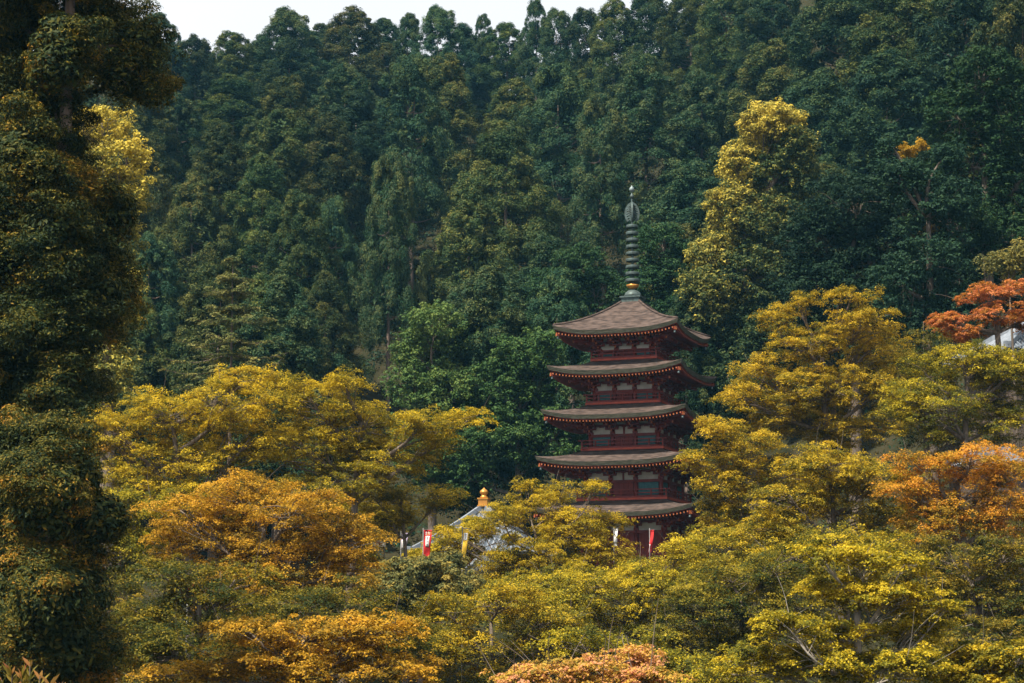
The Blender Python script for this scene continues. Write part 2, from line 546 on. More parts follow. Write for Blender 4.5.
# ------------------------------------------------------------------ cedar and evergreen prototypes for the hillside
def conifer_crown(H, Rm, base, n1, br, point, ragged):
    """bough masses over a domed crown, each a cluster of smaller tufts"""
    t = rng.random(n1) ** .9
    z = base + (H - base) * t
    prof = np.power(np.clip(1 - t ** 1.9, 0, 1), point) * np.clip(.62 + t * 2.2, 0, 1)
    phi = np.arange(n1) * 2.39996 + rng.uniform(-.5, .5, n1)
    lump = 1 + ragged * np.sin(phi * 3 + z * .9) + ragged * .8 * np.sin(phi * 5 - z * 1.7 + 1)
    r = Rm * prof * lump * rng.uniform(.62, 1.08, n1)
    cen = np.stack([r * np.cos(phi), r * np.sin(phi), z - .10 * r], axis=1)
    brad = br * rng.uniform(.65, 1.35, n1) * (1.1 - .45 * t)
    m = 11
    ci = np.repeat(np.arange(n1), m)
    d = unit(n1 * m)
    outv = np.stack([np.cos(phi), np.sin(phi), np.full(n1, .55)], axis=1)
    d = d + outv[ci] * .75
    d /= np.linalg.norm(d, axis=1, keepdims=True)
    sub = cen[ci] + d * (brad[ci] * rng.uniform(.55, 1.0, n1 * m))[:, None] * np.array([1, 1, 1.0])
    return sub, brad[ci] * .46 * rng.uniform(.7, 1.4, n1 * m), ci


def cedar_proto(name, H, Rm, base, n, seed, leafmat, point=.55, ragged=.18, br=1.15, k=66, leaf=.22, bark='cedar_bark'):
    root = empty(name, (0, 0, 0))
    cen, rad, ci = conifer_crown(H, Rm, base, n, br, point, ragged)
    core, crad, _ = conifer_crown(H * .93, Rm * .5, base + 1, n // 4, br, point, .1)
    t = MB()
    lean = rng.normal(0, .25, 2)
    pts = [(lean[0] * s * s, lean[1] * s * s, H * .88 * s) for s in np.linspace(0, 1, 9)]
    t.tube(pts, np.linspace(.020 * H, .03, 9), 7)
    for _ in range(26):                     # boughs, a few of them bare, below and inside the crown
        z = rng.uniform(base * .7, H * .8)
        ph = rng.uniform(0, 6.28)
        ln = Rm * rng.uniform(.4, .85) * (1 - .6 * z / H)
        s = z / (H * .88)
        a = np.array([lean[0] * s * s, lean[1] * s * s, z])
        t.tube(curve_pts(a, a + np.array([ln * math.cos(ph), ln * math.sin(ph), ln * rng.uniform(-.1, .35)]), (0, 0, -.25), 5), np.linspace(.10, .03, 5), 4, cap=False)
    t.build('trunk', M[bark], root, smooth=True)
    tint = .45 + rng.normal(0, .14, n)[ci] + rng.normal(0, .10, len(cen))
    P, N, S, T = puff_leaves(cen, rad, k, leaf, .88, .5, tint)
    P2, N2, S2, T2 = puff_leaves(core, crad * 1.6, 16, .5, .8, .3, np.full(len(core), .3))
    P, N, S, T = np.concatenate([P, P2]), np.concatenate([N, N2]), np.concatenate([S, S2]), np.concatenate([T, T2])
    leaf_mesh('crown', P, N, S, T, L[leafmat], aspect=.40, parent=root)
    return root


def round_proto(name, H, Rm, seed, leafmat, n=360):
    root = empty(name, (0, 0, 0))
    rr = random.Random(seed)
    lobes = [(0, 0, H - Rm * .9, Rm * .62, Rm * .62, Rm * .75, 0)]
    for i in range(8):
        ph = i * 2.4 + rr.uniform(-.4, .4)
        q = Rm * rr.uniform(.4, .62)
        s = Rm * rr.uniform(.36, .52)
        lobes.append((q * math.cos(ph), q * math.sin(ph), H - Rm * rr.uniform(.9, 2.2), s, s, s * .8, rr.uniform(-.1, .1)))
    cen, out, bias, who = sample_lobes(lobes, n, .55)
    t = MB()
    t.tube([(0, 0, 0), (.1, .05, H * .3), (0, .1, H * .6), (0, 0, H - Rm * .6)], (.016 * H, .013 * H, .010 * H, .03), 7)
    for lb in lobes[1:]:
        t.tube(curve_pts((0, .05, H * rr.uniform(.3, .5)), lb[:3], (0, 0, -.2), 6), np.linspace(.15, .04, 6), 5, cap=False)
    t.build('trunk', M['bark'], root, smooth=True)
    tint = .45 + bias + rng.normal(0, .15, len(cen))
    rad = .74 * rng.uniform(.65, 1.4, len(cen))
    P, N, S, T = puff_leaves(cen, rad, 62, .25, .7, .4, tint)
    leaf_mesh('crown', P, N, S, T, L[leafmat], parent=root)
    return root


# heights of every prototype: 24 m; scaled per tree
CEDARS = [
    cedar_proto('cedar_tree', 24, 5.6, 4.0, 190, 1, 'cedar', .62, .14),
    cedar_proto('cedar_tree', 24, 5.2, 7.5, 150, 2, 'cedar', .52, .20),
    cedar_proto('cedar_tree', 24, 6.0, 3.0, 215, 3, 'cedar_olive', .70, .15),
    cedar_proto('cedar_tree', 24, 5.4, 8.5, 145, 4, 'cedar', .48, .22),
    cedar_proto('cedar_tree', 24, 5.6, 4.0, 200, 5, 'cedar_olive', .56, .18),
    cedar_proto('cedar_tree', 24, 4.0, 11.0, 95, 6, 'cedar', .50, .24),
]
ROUNDS = [round_proto('evergreen_tree', 20, 5.2, 3, 'evergreen'), round_proto('evergreen_tree', 20, 5.0, 8, 'evergreen_dark')]
USED = set()


def place(proto, loc, rz, s, sz, label, cat, group=None):
    if proto.name in USED:
        r = proto.copy(); C.objects.link(r)
        for ch in list(proto.children):
            c = ch.copy(); C.objects.link(c); c.parent = r
    else:
        r = proto; USED.add(proto.name)
    r.location = loc
    r.rotation_euler = (0, 0, rz)
    r.scale = (s, s, sz)
    tag(r, label, cat, group)
    return r


def solve(px, py, H, y0=168, y1=420):
    """distance along the sight line at which a tree of height H standing on the slope has its tip at py"""
    a, b = ray(px, py)
    for Y in np.arange(y0, y1, .5):
        if gz(a * Y, Y) + H >= b * Y:
            return Y
    return None


FOREST = []   # (x px, tip px, loc, proto, rz, s, sz, row)
fr = random.Random(5)


def forest(px, py, H, wpx=None, kind=0, proto=None, row=None):
    Y = solve(px, py, H)
    if Y is None: return
    x = ray(px, py)[0] * Y
    pr = proto or CEDARS[kind]
    h0 = 24.0 if pr in CEDARS else 20.0
    rm = 5.2 if pr in CEDARS else 5.1
    s = (wpx / 2 * Y / F) / rm if wpx else H / h0
    FOREST.append((px, py, (x, Y, gz(x, Y) - .2), pr, fr.uniform(0, 6.28), s, H / h0, row))


# the skyline, tip by tip, as in the photograph
for i, (px, py, H, w, kd) in enumerate([
        (172, 48, 20, 46, 0), (196, 40, 21, 48, 1), (232, 34, 20, 56, 4), (262, 38, 17, 44, 1), (287, 12, 24, 62, 3), (322, 26, 19, 50, 0),
        (352, 11, 23, 66, 4), (384, 20, 20, 48, 0), (409, 16, 22, 34, 5), (439, 9, 24, 46, 3), (462, 28, 18, 44, 1), (483, 17, 20, 24, 5),
        (506, 24, 19, 46, 4), (536, 2, 24, 30, 5), (557, 11, 23, 36, 3), (585, 12, 22, 44, 1), (614, 1, 24, 50, 4), (650, -10, 25, 60, 0),
        (690, -12, 25, 60, 2), (728, -22, 26, 62, 4), (770, -28, 26, 66, 0)]):
    forest(px, py, H, w * 1.3, 1 if kd == 5 and i % 2 else kd, row=0)
# trees that stand out on the slope
for px, py, H, w, kd in [(262, 158, 24, 78, 2), (300, 196, 24, 74, 4), (325, 274, 18, 62, 2), (178, 96, 22, 64, 0), (160, 232, 20, 60, 2), (196, 178, 22, 70, 4), (355, 96, 24, 84, 0),
                         (412, 60, 30, 70, 3), (445, 58, 27, 74, 4), (505, 125, 27, 96, 2), (560, 70, 29, 84, 3), (645, 60, 30, 92, 1), (600, 100, 28, 64, 3), (470, 180, 25, 84, 2),
                         (330, 118, 24, 76, 2), (335, 200, 22, 46, 3), (390, 160, 28, 56, 3), (700, 75, 28, 90, 0), (845, -20, 30, 120, 0), (905, -28, 30, 120, 2), (965, -34, 32, 120, 0),
                         (1015, -10, 30, 100, 4), (770, 45, 26, 90, 4), (820, 75, 27, 110, 0), (885, 60, 28, 120, 1)]:
    forest(px, py, H, w * 1.12, kd, row=1)
# the rows between them
rowdef = [(30, 150, 560, 46), (76, 165, 1040, 58), (126, 150, 900, 62), (176, 150, 860, 66), (228, 140, 720, 68), (282, 120, 690, 70), (335, 120, 540, 70)]
for r_i, (py, xa, xb, step) in enumerate(rowdef):
    x = xa + fr.uniform(0, 20)
    while x < xb:
        px, yy = x + fr.uniform(-9, 9), py + fr.uniform(-15, 15)
        x += step
        if any(abs(px - q[0]) < 26 and abs(yy - q[1]) < 24 for q in FOREST): continue
        if any(q[7] == 1 and abs(px - q[0]) < 40 and -20 < yy - q[1] < 78 for q in FOREST): continue
        if 570 < px < 635 and 170 < yy < 320: continue       # the dark hollow behind the spire
        if 378 < px < 422 and 190 < yy: continue             # the dark gap at the foot of the slope
        kd = fr.choice([2, 4, 2, 4, 0, 1] if px < 340 else [0, 1, 4, 0, 3, 2, 1])
        if fr.random() < .12:
            forest(px, yy, fr.uniform(15, 19), step * 1.5, proto=fr.choice(ROUNDS), row=2 + r_i)
        else:
            forest(px, yy, fr.uniform(20, 26), step * fr.uniform(1.2, 1.85), kd, row=2 + r_i)

for py in (70, 150, 230, 310):                # the slope goes on behind the great cedar at the left edge
    for px in (-60, 10, 80, 135):
        forest(px + fr.uniform(-15, 15), py + fr.uniform(-20, 20), fr.uniform(20, 25), 84, fr.choice([0, 2, 4]), row=13)
x = 150                                       # shorter trees that close the gaps along the ridge
while x < 820:
    px = x + fr.uniform(-8, 8); x += 27
    if fr.random() < .3: forest(px, 66 - .03 * (px - 150) + fr.uniform(-10, 10), fr.uniform(10, 12), 50, proto=fr.choice(ROUNDS), row=12)
    else: forest(px, 64 - .03 * (px - 150) + fr.uniform(-12, 10), fr.uniform(11, 14), 52, fr.choice([0, 2, 4]), row=12)

ORD = ['first', 'second', 'third', 'fourth', 'fifth', 'sixth', 'seventh', 'eighth', 'ninth', 'tenth', 'eleventh', 'twelfth', 'thirteenth', 'fourteenth', 'fifteenth',
       'sixteenth', 'seventeenth', 'eighteenth', 'nineteenth', 'twentieth', 'twenty-first', 'twenty-second', 'twenty-third', 'twenty-fourth', 'twenty-fifth', 'twenty-sixth', 'twenty-seventh', 'twenty-eighth', 'twenty-ninth', 'thirtieth']
ROWNAME = {0: 'along the skyline ridge', 1: 'of the trees standing out on the slope'}
ROWNAME[13] = 'of the cedars behind the huge left edge cedar'
ROWNAME[12] = 'of the short trees closing the ridge'
for i_ in range(10): ROWNAME[2 + i_] = f'in the {ORD[i_]} row below the skyline'
for row in sorted(set(t[7] for t in FOREST)):
    mem = sorted([t for t in FOREST if t[7] == row], key=lambda t: t[0])
    for i, (px, py, loc, pr, rz, s, sz, _r) in enumerate(mem):
        rnd = pr in ROUNDS
        look = 'round dark evergreen' if rnd else {0: 'dark green cedar', 1: 'dark high-crowned cedar', 2: 'bushy olive cedar', 3: 'bare-trunked tall cedar', 4: 'full olive cedar', 5: 'thin open cedar'}[CEDARS.index(pr)]
        place(pr, loc, rz, s, sz, f'{look}, {ORD[i]} from the left {ROWNAME[row]}', 'tree', 'trees on the forested hillside')


for pr in CEDARS + ROUNDS:                    # a prototype nobody planted goes away
    if pr.name not in USED:
        for ch in list(pr.children): bpy.data.objects.remove(ch)
        bpy.data.objects.remove(pr)

# ------------------------------------------------------------------ the pagoda
PAG = at(634.5, 480, 150)
PY0 = 150.0
PZ = 4.75
pag = empty('pagoda', (PAG.x, PY0, PZ), R(-20))
tag(pag, 'five-storey vermilion pagoda with bark roofs and a tall bronze spire among the trees', 'pagoda')
base = MB()
base.box((0, 0, -.3), (9.6, 9.6, 1.3)); base.box((0, 0, .42), (8.6, 8.6, .14))
base.build('stone_base', M['stone'], pag)


def zl(py, Y=PY0): return at(634.5, py, Y).z - PZ


# per storey: eave side, eave height, body width, balcony width
SIDES = [12.3, 11.75, 11.1, 10.4, 9.7]
EAVE = [zl(512, 144.0), zl(460.5, 144.3), zl(413.5, 144.6), zl(369, 145.0), zl(328.5, 145.3)]
BODY = [6.3, 5.75, 5.2, 4.65, 4.1]
BALC = [None, 7.0, 6.4, 5.8, 5.2]
LIFT = .55
TH = .30


def rot4(k): return Matrix.Rotation(k * math.pi / 2, 3, 'Z')


def build_roof(i):
    S, ze = SIDES[i], EAVE[i]
    last = i == 4
    r0 = S / 2
    rin = .72 if last else BALC[i + 1] / 2 - .25
    rise = (zl(303) - ze) if last else 1.12
    bw = BODY[i] / 2
    roof = MB()
    mossy = MB()
    under = MB()
    raf = MB()

    def lift(u, w): return LIFT * abs(u) ** 3.2 * max(1 - w, 0) ** 1.6

    for k in range(4):
        Q = rot4(k)

        def top(a, v):
            u = a * 2 - 1
            r = r0 * (1 - v) + rin * v
            return Q @ Vector((u * r, -r, ze + rise * (.62 * v + .38 * v * v) + lift(u, v)))
        roof.grid(top, 28, 9, 0)

        def edge(a, v):
            u = a * 2 - 1
            r = r0 - .11 * v
            return Q @ Vector((u * r, -r, ze - TH * v + lift(u, 0)))
        mossy.grid(edge, 28, 2, 0)

        def board(a, v):
            u = a * 2 - 1
            r = r0 - .11 - .10 * v - .02
            return Q @ Vector((u * r, -r, ze - TH - .10 * v + lift(u, 0)))
        under.grid(board, 28, 1, 0)

        def zu(x, r):
            w = (r0 - r) / (r0 - bw)
            return ze - TH - .10 + .16 * (r0 - r) + lift(x / r0, w)

        def soffit(a, v):
            u = a * 2 - 1
            r = (r0 - .21) * (1 - v) + (bw - .02) * v
            return Q @ Vector((u * r, -r, zu(u * r, r)))
        under.grid(soffit, 28, 6, 0)
        n = int(S / .27)
        for j in range(n):
            x = (j + .5) / n * (S - .7) - (S - .7) / 2
            ra = r0 - .17
            rb = max(bw + .02, abs(x) + .10)
            if ra - rb < .2: continue
            a = Q @ Vector((x, -rb, zu(x, rb) - .07))
            b = Q @ Vector((x, -ra, zu(x, ra) - .07))
            raf.beam(a, b, .085, .11, 0, 1)
            # lower tier of rafters, set back
            rc = bw + (ra - bw) * .60
            if rc - rb > .2:
                raf.beam(Q @ Vector((x, -rb, zu(x, rb) - .21)), Q @ Vector((x, -rc, zu(x, rc) - .21)), .10, .13, 0, 1)
        # hip rafter at the corner
        e = r0 - .25
        raf.beam(Q @ Vector((-bw, -bw, zu(-bw, bw) - .2)), Q @ Vector((-e, -e, zu(-e, e) - .16)), .24, .26, 0, 1)
    ro = roof.build('roof', M['bark_shingle'], pag, smooth=True)
    if not last:
        pass
    mossy.build('shingle_edge', M['moss_edge'], ro, smooth=True)
    under.build('soffit', M['red'], ro)
    raf.build('rafter_lattice', [M['red'], M['ochre']], ro)
    for k in range(4):
        b = MB()
        Q = rot4(k)
        e = r0 - .35
        p = Q @ Vector((-e, -e, ze - TH + .22))
        b.tube([p, p + Vector((0, 0, -.16))], .015, 5)
        b.lathe([(.02, -.16), (.06, -.20), (.075, -.30), (.09, -.38), (.06, -.38)], 10, 0, tuple(p))
        b.build('wind_bell', M['pale_bronze'], ro, smooth=True)
    if last:
        for k in range(4):
            h = MB()
            Q = rot4(k)
            pts = []
            for v in np.linspace(.02, 1, 10):
                r = r0 * (1 - v) + rin * v
                pts.append(Q @ Vector((-r, -r, ze + rise * (.62 * v + .38 * v * v) + LIFT * (1 - v) ** 1.6 + .02)))
            h.tube(pts, .10, 6)
            h.build('hip_ridge', M['bark_shingle'], ro, smooth=True)


def build_bracket(mb, Q, x, zb, r, steps=3, corner=False):
    """three stepped bracket arms on a column top, painted ends"""
    out = Vector((0, -1, 0)) if not corner else Vector((-1, -1, 0)).normalized()
    sid = Vector((1, 0, 0)) if not corner else Vector((1, -1, 0)).normalized()
    o = Vector((x, -r, zb))
    rz = 0 if not corner else -math.pi / 4
    mr = Q @ Matrix.Rotation(rz, 3, 'Z')
    mb.box(Q @ (o + Vector((0, 0, .08))), (.34, .34, .18), 0, mr)
    for s in range(steps):
        z = .24 + s * .25
        reach = (.42 + .44 * s) * (1.3 if corner else 1)
        mb.beam(Q @ (o + Vector((0, 0, z)) - out * .1), Q @ (o + out * reach + Vector((0, 0, z))), .13, .17, 0, 1)
        c = o + out * (reach - .12) + Vector((0, 0, z + .12))
        w = .50 if not corner else .42
        mb.beam(Q @ (c - sid * w), Q @ (c + sid * w), .11, .13, 0, 0)
        for q in (-.42, 0, .42):
            mb.box(Q @ (c + sid * q * (w / .5) + Vector((0, 0, .12))), (.17, .17, .12), 0, mr)
    # tail rafter with its painted end
    mb.beam(Q @ (o + Vector((0, 0, .95)) - out * .05), Q @ (o + out * (1.62 if not corner else 2.2) + Vector((0, 0, .58))), .15, .19, 0, 1)


def build_storey(i):
    bw = BODY[i] / 2
    zt = EAVE[i] - TH + .16 * (SIDES[i] / 2 - bw) - .1      # where the rafters meet the wall
    zb = .49 if i == 0 else EAVE[i - 1] + 1.12 + .12
    zbr = zt - 1.22                                          # foot of the brackets
    wl = MB()
    wl.box((0, 0, (zb + zt) / 2), (BODY[i] - .16, BODY[i] - .16, zt - zb))
    st = wl.build('storey_wall', M['red'], pag)
    bay = BODY[i] / 3
    for k in range(4):
        Q = rot4(k)
        for xx in (-1.5, -.5, .5):
            c = MB()
            x = xx * bay
            c.lathe([(.16, zb), (.16, zbr)], 12, 0, tuple(Q @ Vector((x, -bw, 0))))
            c.build('column', M['red'], st, smooth=True)
        for zt_, ov, th_ in ((zbr - .12, -.1, .2), (zb + .1, -.1, .18), (zbr + .62, .1, .14)):
            tb = MB()
            tb.box(Q @ Vector((0, -bw - .03, zt_)), (BODY[i] + ov, th_, th_), 0, Q)
            tb.build('tie_beam', M['red'], st)
        for b in (-1, 0, 1):
            x = b * bay
            # white plaster between the bracket clusters
            p = MB()
            p.box(Q @ Vector((x, -bw + .045, zbr + .27)), (bay - .30, .06, .58), 0, Q)
            p.box(Q @ Vector((x, -bw + .045, zbr + .86)), (bay - .5, .06, .30), 0, Q)
            p.build('plaster_panel', M['plaster'], st)
            s = MB()
            if b == 0 and i not in (3, 4): s.box(Q @ Vector((x, -bw, zbr + .26)), (.13, .1, .54), 0, Q)
            s.box(Q @ Vector((x, -bw, zbr + .55)), (.34, .16, .12), 0, Q)
            s.build('strut', M['red'], st)
            h0, h1 = zb + .19, zbr - .22
            if h1 - h0 < .15: continue
            if b == 0:
                d = MB()
                d.box(Q @ Vector((x, -bw + .03, (h0 + h1) / 2)), (bay - .4, .07, h1 - h0), 0, Q)
                for e in (-.5, -.25, 0, .25, .5):
                    d.box(Q @ Vector((x + e * (bay - .46), -bw - .015, (h0 + h1) / 2)), (.07, .05, h1 - h0 - .02), 0, Q)
                d.build('door', M['red'], st)
            else:
                d = MB()
                d.box(Q @ Vector((x, -bw + .03, (h0 + h1) / 2)), (bay - .4, .07, h1 - h0), 0, Q)
                nn = 9
                for e in range(nn):
                    d.box(Q @ Vector((x + (e / (nn - 1) - .5) * (bay - .5), -bw - .012, (h0 + h1) / 2)), (.07, .045, h1 - h0 - .04), 0, Q)
                d.build('lattice_window', M['teal' if i else 'red'], st)
        for x in (-.5, .5):
            bk = MB()
            build_bracket(bk, Q, x * bay, zbr, bw)
            bk.build('bracket', [M['red'], M['ochre']], st)
        bk = MB()
        build_bracket(bk, Q, -bw, zbr, bw, corner=True)
        build_bracket(bk, Q, -bw + .02, zbr + .004, bw)
        build_bracket(bk, rot4(k + 3), bw - .02, zbr + .008, bw)
        bk.build('bracket', [M['red'], M['ochre']], st)
    if BALC[i]:
        b = BALC[i] / 2
        d = MB()
        for k in range(4):
            Q = rot4(k)
            d.box(Q @ Vector((0.06, -b + .3, zb - .1)), (2 * b - .12, .6, .16), 0, Q)
            for x in np.linspace(-b + .5, b - .5, 6):
                d.box(Q @ Vector((x, -b + .25, zb - .30)), (.18, .34, .22), 0, Q)
        deck = d.build('balcony', M['bright_red'], pag)
        for k in range(4):
            Q = rot4(k)
            rl = MB()
            for x in np.linspace(-b + .1, b - .1, 7):
                rl.box(Q @ Vector((x, -b + .08, zb + .26)), (.09, .09, .56), 0, Q)
            e = b + .22
            rl.beam(Q @ Vector((-e, -b + .08, zb + .58)), Q @ Vector((e, -b + .08, zb + .58)), .08, .08)
            rl.beam(Q @ Vector((-b, -b + .078, zb + .33)), Q @ Vector((b, -b + .078, zb + .33)), .06, .07)
            rl.beam(Q @ Vector((-b, -b + .082, zb + .05)), Q @ Vector((b, -b + .082, zb + .05)), .10, .09)
            rl.build('railing', M['red'], deck)


for i in range(5):
    build_storey(i)
    build_roof(i)

# the bronze spire
z303, z186 = zl(303), zl(186)
sp = MB()
sp.lathe([(.11, zl(299)), (.09, zl(240)), (.07, zl(200)), (.05, zl(190))], 10)
spire = sp.build('spire', M['bronze'], pag, smooth=True)
q = MB()
q.box((0, 0, (zl(302.5) + zl(298)) / 2 - .05), (1.4, 1.4, zl(298) - zl(303.5)))
q.box((0, 0, zl(298)), (1.62, 1.62, .12))
q.build('dew_basin', M['bronze'], spire)
q = MB()
zb_ = zl(298) + .06
q.lathe([(.68, zb_), (.66, zb_ + .15), (.55, zb_ + .35), (.35, zb_ + .5), (.18, zb_ + .56)], 24)
q.build('bowl', M['bronze'], spire, smooth=True)
q = MB()
zb_ = zl(289.5)
q.lathe([(.15, zb_), (.42, zb_ + .18), (.50, zb_ + .34), (.40, zb_ + .36), (.12, zb_ + .30)], 16)
q.build('lotus_petal', M['gold'], spire, smooth=True)
for j in range(9):
    zc = zl(280.5 - j * 6.75)
    rr_ = .54 - .012 * j
    q = MB()
    q.lathe([(rr_ - .10, zc - .10), (rr_, zc - .11), (rr_ + .015, zc), (rr_, zc + .10), (rr_ - .10, zc + .09)], 24)
    for a in range(4):
        q.beam((0, 0, zc), (rr_ * math.cos(a * 1.5708), rr_ * math.sin(a * 1.5708), zc), .07, .12)
    q.build('ring', M['bronze'], spire, smooth=False)
for a in range(4):
    q = MB()
    Qm = Matrix.Rotation(a * math.pi / 2 + .3, 3, 'Z')
    z0, z1 = zl(221.5), zl(203)
    n = 14
    for s in range(n):                        # an openwork flame plate built of curling bars
        t0, t1 = s / n, (s + 1) / n
        def rad_(t): return .50 * math.sin(math.pi * min(.14 + .86 * t, 1)) ** .55
        q.beam(Qm @ Vector((rad_(t0), 0, z0 + (z1 - z0) * t0)), Qm @ Vector((rad_(t1), 0, z0 + (z1 - z0) * t1)), .13, .16)
    for s in range(7):
        t = .04 + s * .125
        r = .48 * math.sin(math.pi * (.14 + .86 * t)) ** .55
        z = z0 + (z1 - z0) * t
        q.tube([Qm @ Vector((.05, 0, z - .05)), Qm @ Vector((r * .5, 0, z + .10)), Qm @ Vector((r * .97, 0, z))], .085, 5)
        q.tube([Qm @ Vector((r * .3, 0, z)), Qm @ Vector((r * .5, 0, z + .16)), Qm @ Vector((r * .7, 0, z + .05))], .08, 5)
    q.build('flame_ornament', M['bronze'], spire)
for zz, rr_, mt in ((zl(196.5), .17, 'bronze'), (zl(189.5), .21, 'pale_bronze')):
    q = MB()
    q.lathe([(.06, zz - rr_ * 1.05), (rr_ * .75, zz - rr_ * .6), (rr_, zz), (rr_ * .75, zz + rr_ * .62), (rr_ * .3, zz + rr_ * 1.1), (.015, zz + rr_ * 1.6)], 16)
    q.build('jewel', M[mt], spire, smooth=True)

# ------------------------------------------------------------------ tiled halls
def tile_face(mb, a, b, c, d, pitch=.32, amp=.085):
    """ribbed tile slope: a-b along the eave, c-d along the top (c over b, d over a)"""
    a, b, c, d = map(Vector, (a, b, c, d))
    n = (b - a).cross(d - a).normalized()
    ln = (b - a).length
    cols = max(2, int(ln / pitch)) * 6
    e = (b - a).normalized()

    def fn(u, v):
        p = (a * (1 - u) + b * u)
        q0, q1 = (d - a), (c - b)
        # ribs run straight down the slope: keep the along-eave coordinate, clip to the trapezoid
        s = u * ln
        lo = q0.dot(e) * v
        hi = ln + q1.dot(e) * v
        s = min(max(s, lo), hi)
        up = (q0 - e * q0.dot(e)) * v
        sag = -.18 * math.sin(math.pi * v) * min(1, ln / 6)
        rib = amp * (max(0, math.cos(2 * math.pi * s / pitch)) ** .6)
        return a + e * s + up + n * rib + Vector((0, 0, sag))
    f0 = len(mb.f)
    mb.grid(fn, cols, 8, 0)
    for q in range(f0, len(mb.f)):           # shade in the pans is painted as darker tile between pale round cover tiles
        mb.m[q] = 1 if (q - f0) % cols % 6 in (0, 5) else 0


def tiled_hall(name, label, cat, c, rz, w, dpt, zw, rise, ridge=0.0, finial=False, wallmat='plaster', over=1.1, cols=True):
    root = empty(name, c, rz)
    tag(root, label, cat)
    hx, hy = w / 2, dpt / 2
    wl = MB()
    wl.box((0, 0, zw / 2), (w - 2 * over, dpt - 2 * over, zw))
    wall = wl.build('wall', M[wallmat], root)
    for k, (sx, sy) in enumerate(((1, 0), (0, 1), (-1, 0), (0, -1))):
        nb = 4 if cols else 0
        for j in range(nb):
            t = (j / (nb - 1) - .5)
            px = sx * (hx - over) + (0 if sx else t * (w - 2 * over))
            py = sy * (hy - over) + (0 if sy else t * (dpt - 2 * over))
            if j in (0, nb - 1) and sy == 0: continue
            cl = MB()
            cl.lathe([(.15, 0), (.15, zw)], 10, 0, (px, py, 0))
            cl.build('column', M['red'], wall, smooth=True)
    for sy in (-1, 1):
        d = MB()
        d.box((0, sy * (hy - over + .04), zw * .42), (w * .26, .10, zw * .8))
        d.build('door', M['bright_red' if cols else 'wire'], wall)
    rf = MB()
    r = ridge / 2
    apex = zw + rise
    P = [(-hx, -hy, zw), (hx, -hy, zw), (hx, hy, zw), (-hx, hy, zw)]
    A, B = (-r - .01, 0, apex), (r + .01, 0, apex)
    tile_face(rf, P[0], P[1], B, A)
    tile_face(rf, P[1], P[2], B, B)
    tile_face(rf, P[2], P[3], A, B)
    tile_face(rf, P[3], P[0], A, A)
    n0 = len(rf.v)
    for p in P: rf.v.append((p[0], p[1], p[2] - .12))
    for p in P: rf.v.append((p[0] * .98, p[1] * .98, p[2] - .02))
    rf.face((n0, n0 + 3, n0 + 2, n0 + 1))
    for j in range(4): rf.face((n0 + j, n0 + (j + 1) % 4, n0 + 4 + (j + 1) % 4, n0 + 4 + j))
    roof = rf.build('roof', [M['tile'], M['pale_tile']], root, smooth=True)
    for p, e in zip(P, (A, B, B, A)):
        h = MB()
        pts = curve_pts((p[0], p[1], p[2] + .14), (e[0], e[1], e[2] + .16), (0, 0, -.16), 7)
        for s in range(6):
            h.beam(pts[s], pts[s + 1], .30, .30)
        h.box((p[0] * .985, p[1] * .985, p[2] + .26), (.34, .34, .40))
        h.build('hip_ridge', M['pale_tile'], roof)
    if ridge:
        h = MB(); h.beam((-r - .2, 0, apex + .22), (r + .2, 0, apex + .22), .34, .46)
        h.build('main_ridge', M['pale_tile'], roof)
    if finial:
        f = MB()
        f.box((0, 0, apex + .30), (.78, .78, .50)); f.box((0, 0, apex + .58), (.92, .92, .09))
        f.box((0, 0, apex + .10), (.92, .92, .09))
        for q_ in range(len(f.v)): f.v[q_] = (f.v[q_][0] * .8, f.v[q_][1] * .8, f.v[q_][2])
        fb = f.build('finial', M['gold'], roof)
        f = MB()
        z = apex + .62
        f.lathe([(.24, z), (.27, z + .08), (.18, z + .16), (.16, z + .2), (.26, z + .30), (.29, z + .40), (.24, z + .50), (.10, z + .60), (.015, z + .70)], 20)
        f.build('jewel', M['gold'], fb, smooth=True)
    return root


ap = at(484, 506, 132)
hz = gz(ap.x, 132)
zeave = at(484, 551, 128).z
tiled_hall('temple_hall', 'grey tiled pyramid roofed hall with a gilded jewel finial behind yellow leaves', 'temple hall', (ap.x, 132, hz - .1), R(-14), 8.0, 8.0,
           zeave - hz, ap.z - zeave, 0, True)
p = at(489, 575, 122)
hz2 = gz(p.x, 122)
ze2 = at(489, 573, 121).z
tiled_hall('shrine', 'small red shrine with a low tiled roof just below the finial hall', 'shrine', (p.x, 122, hz2 - .1), R(-8), 3.2, 2.6, ze2 - hz2, .75, 1.4, False, 'bright_red', .5)
p = at(1062, 300, 128)
hz3 = gz(p.x, 128)
ze3 = at(1000, 349, 123).z
tiled_hall('temple_building', 'pale tiled hip roofed building at the edge behind the red maple', 'temple building', (p.x, 128, hz3 - .1), R(14), 13.0, 9.0, ze3 - hz3, 3.0, 4.0, False, 'wire', 1.1, False)
p = at(990, 446, 100)
hz4 = gz(p.x, 100)
ze4 = at(990, 451, 99).z
tiled_hall('shed', 'low shed whose pale ridge peeps over the orange maple', 'shed', (p.x, 100, hz4 - .1), R(6), 3.6, 2.6, ze4 - hz4 - .55, .5, 1.6, False, 'wire', .4, False)

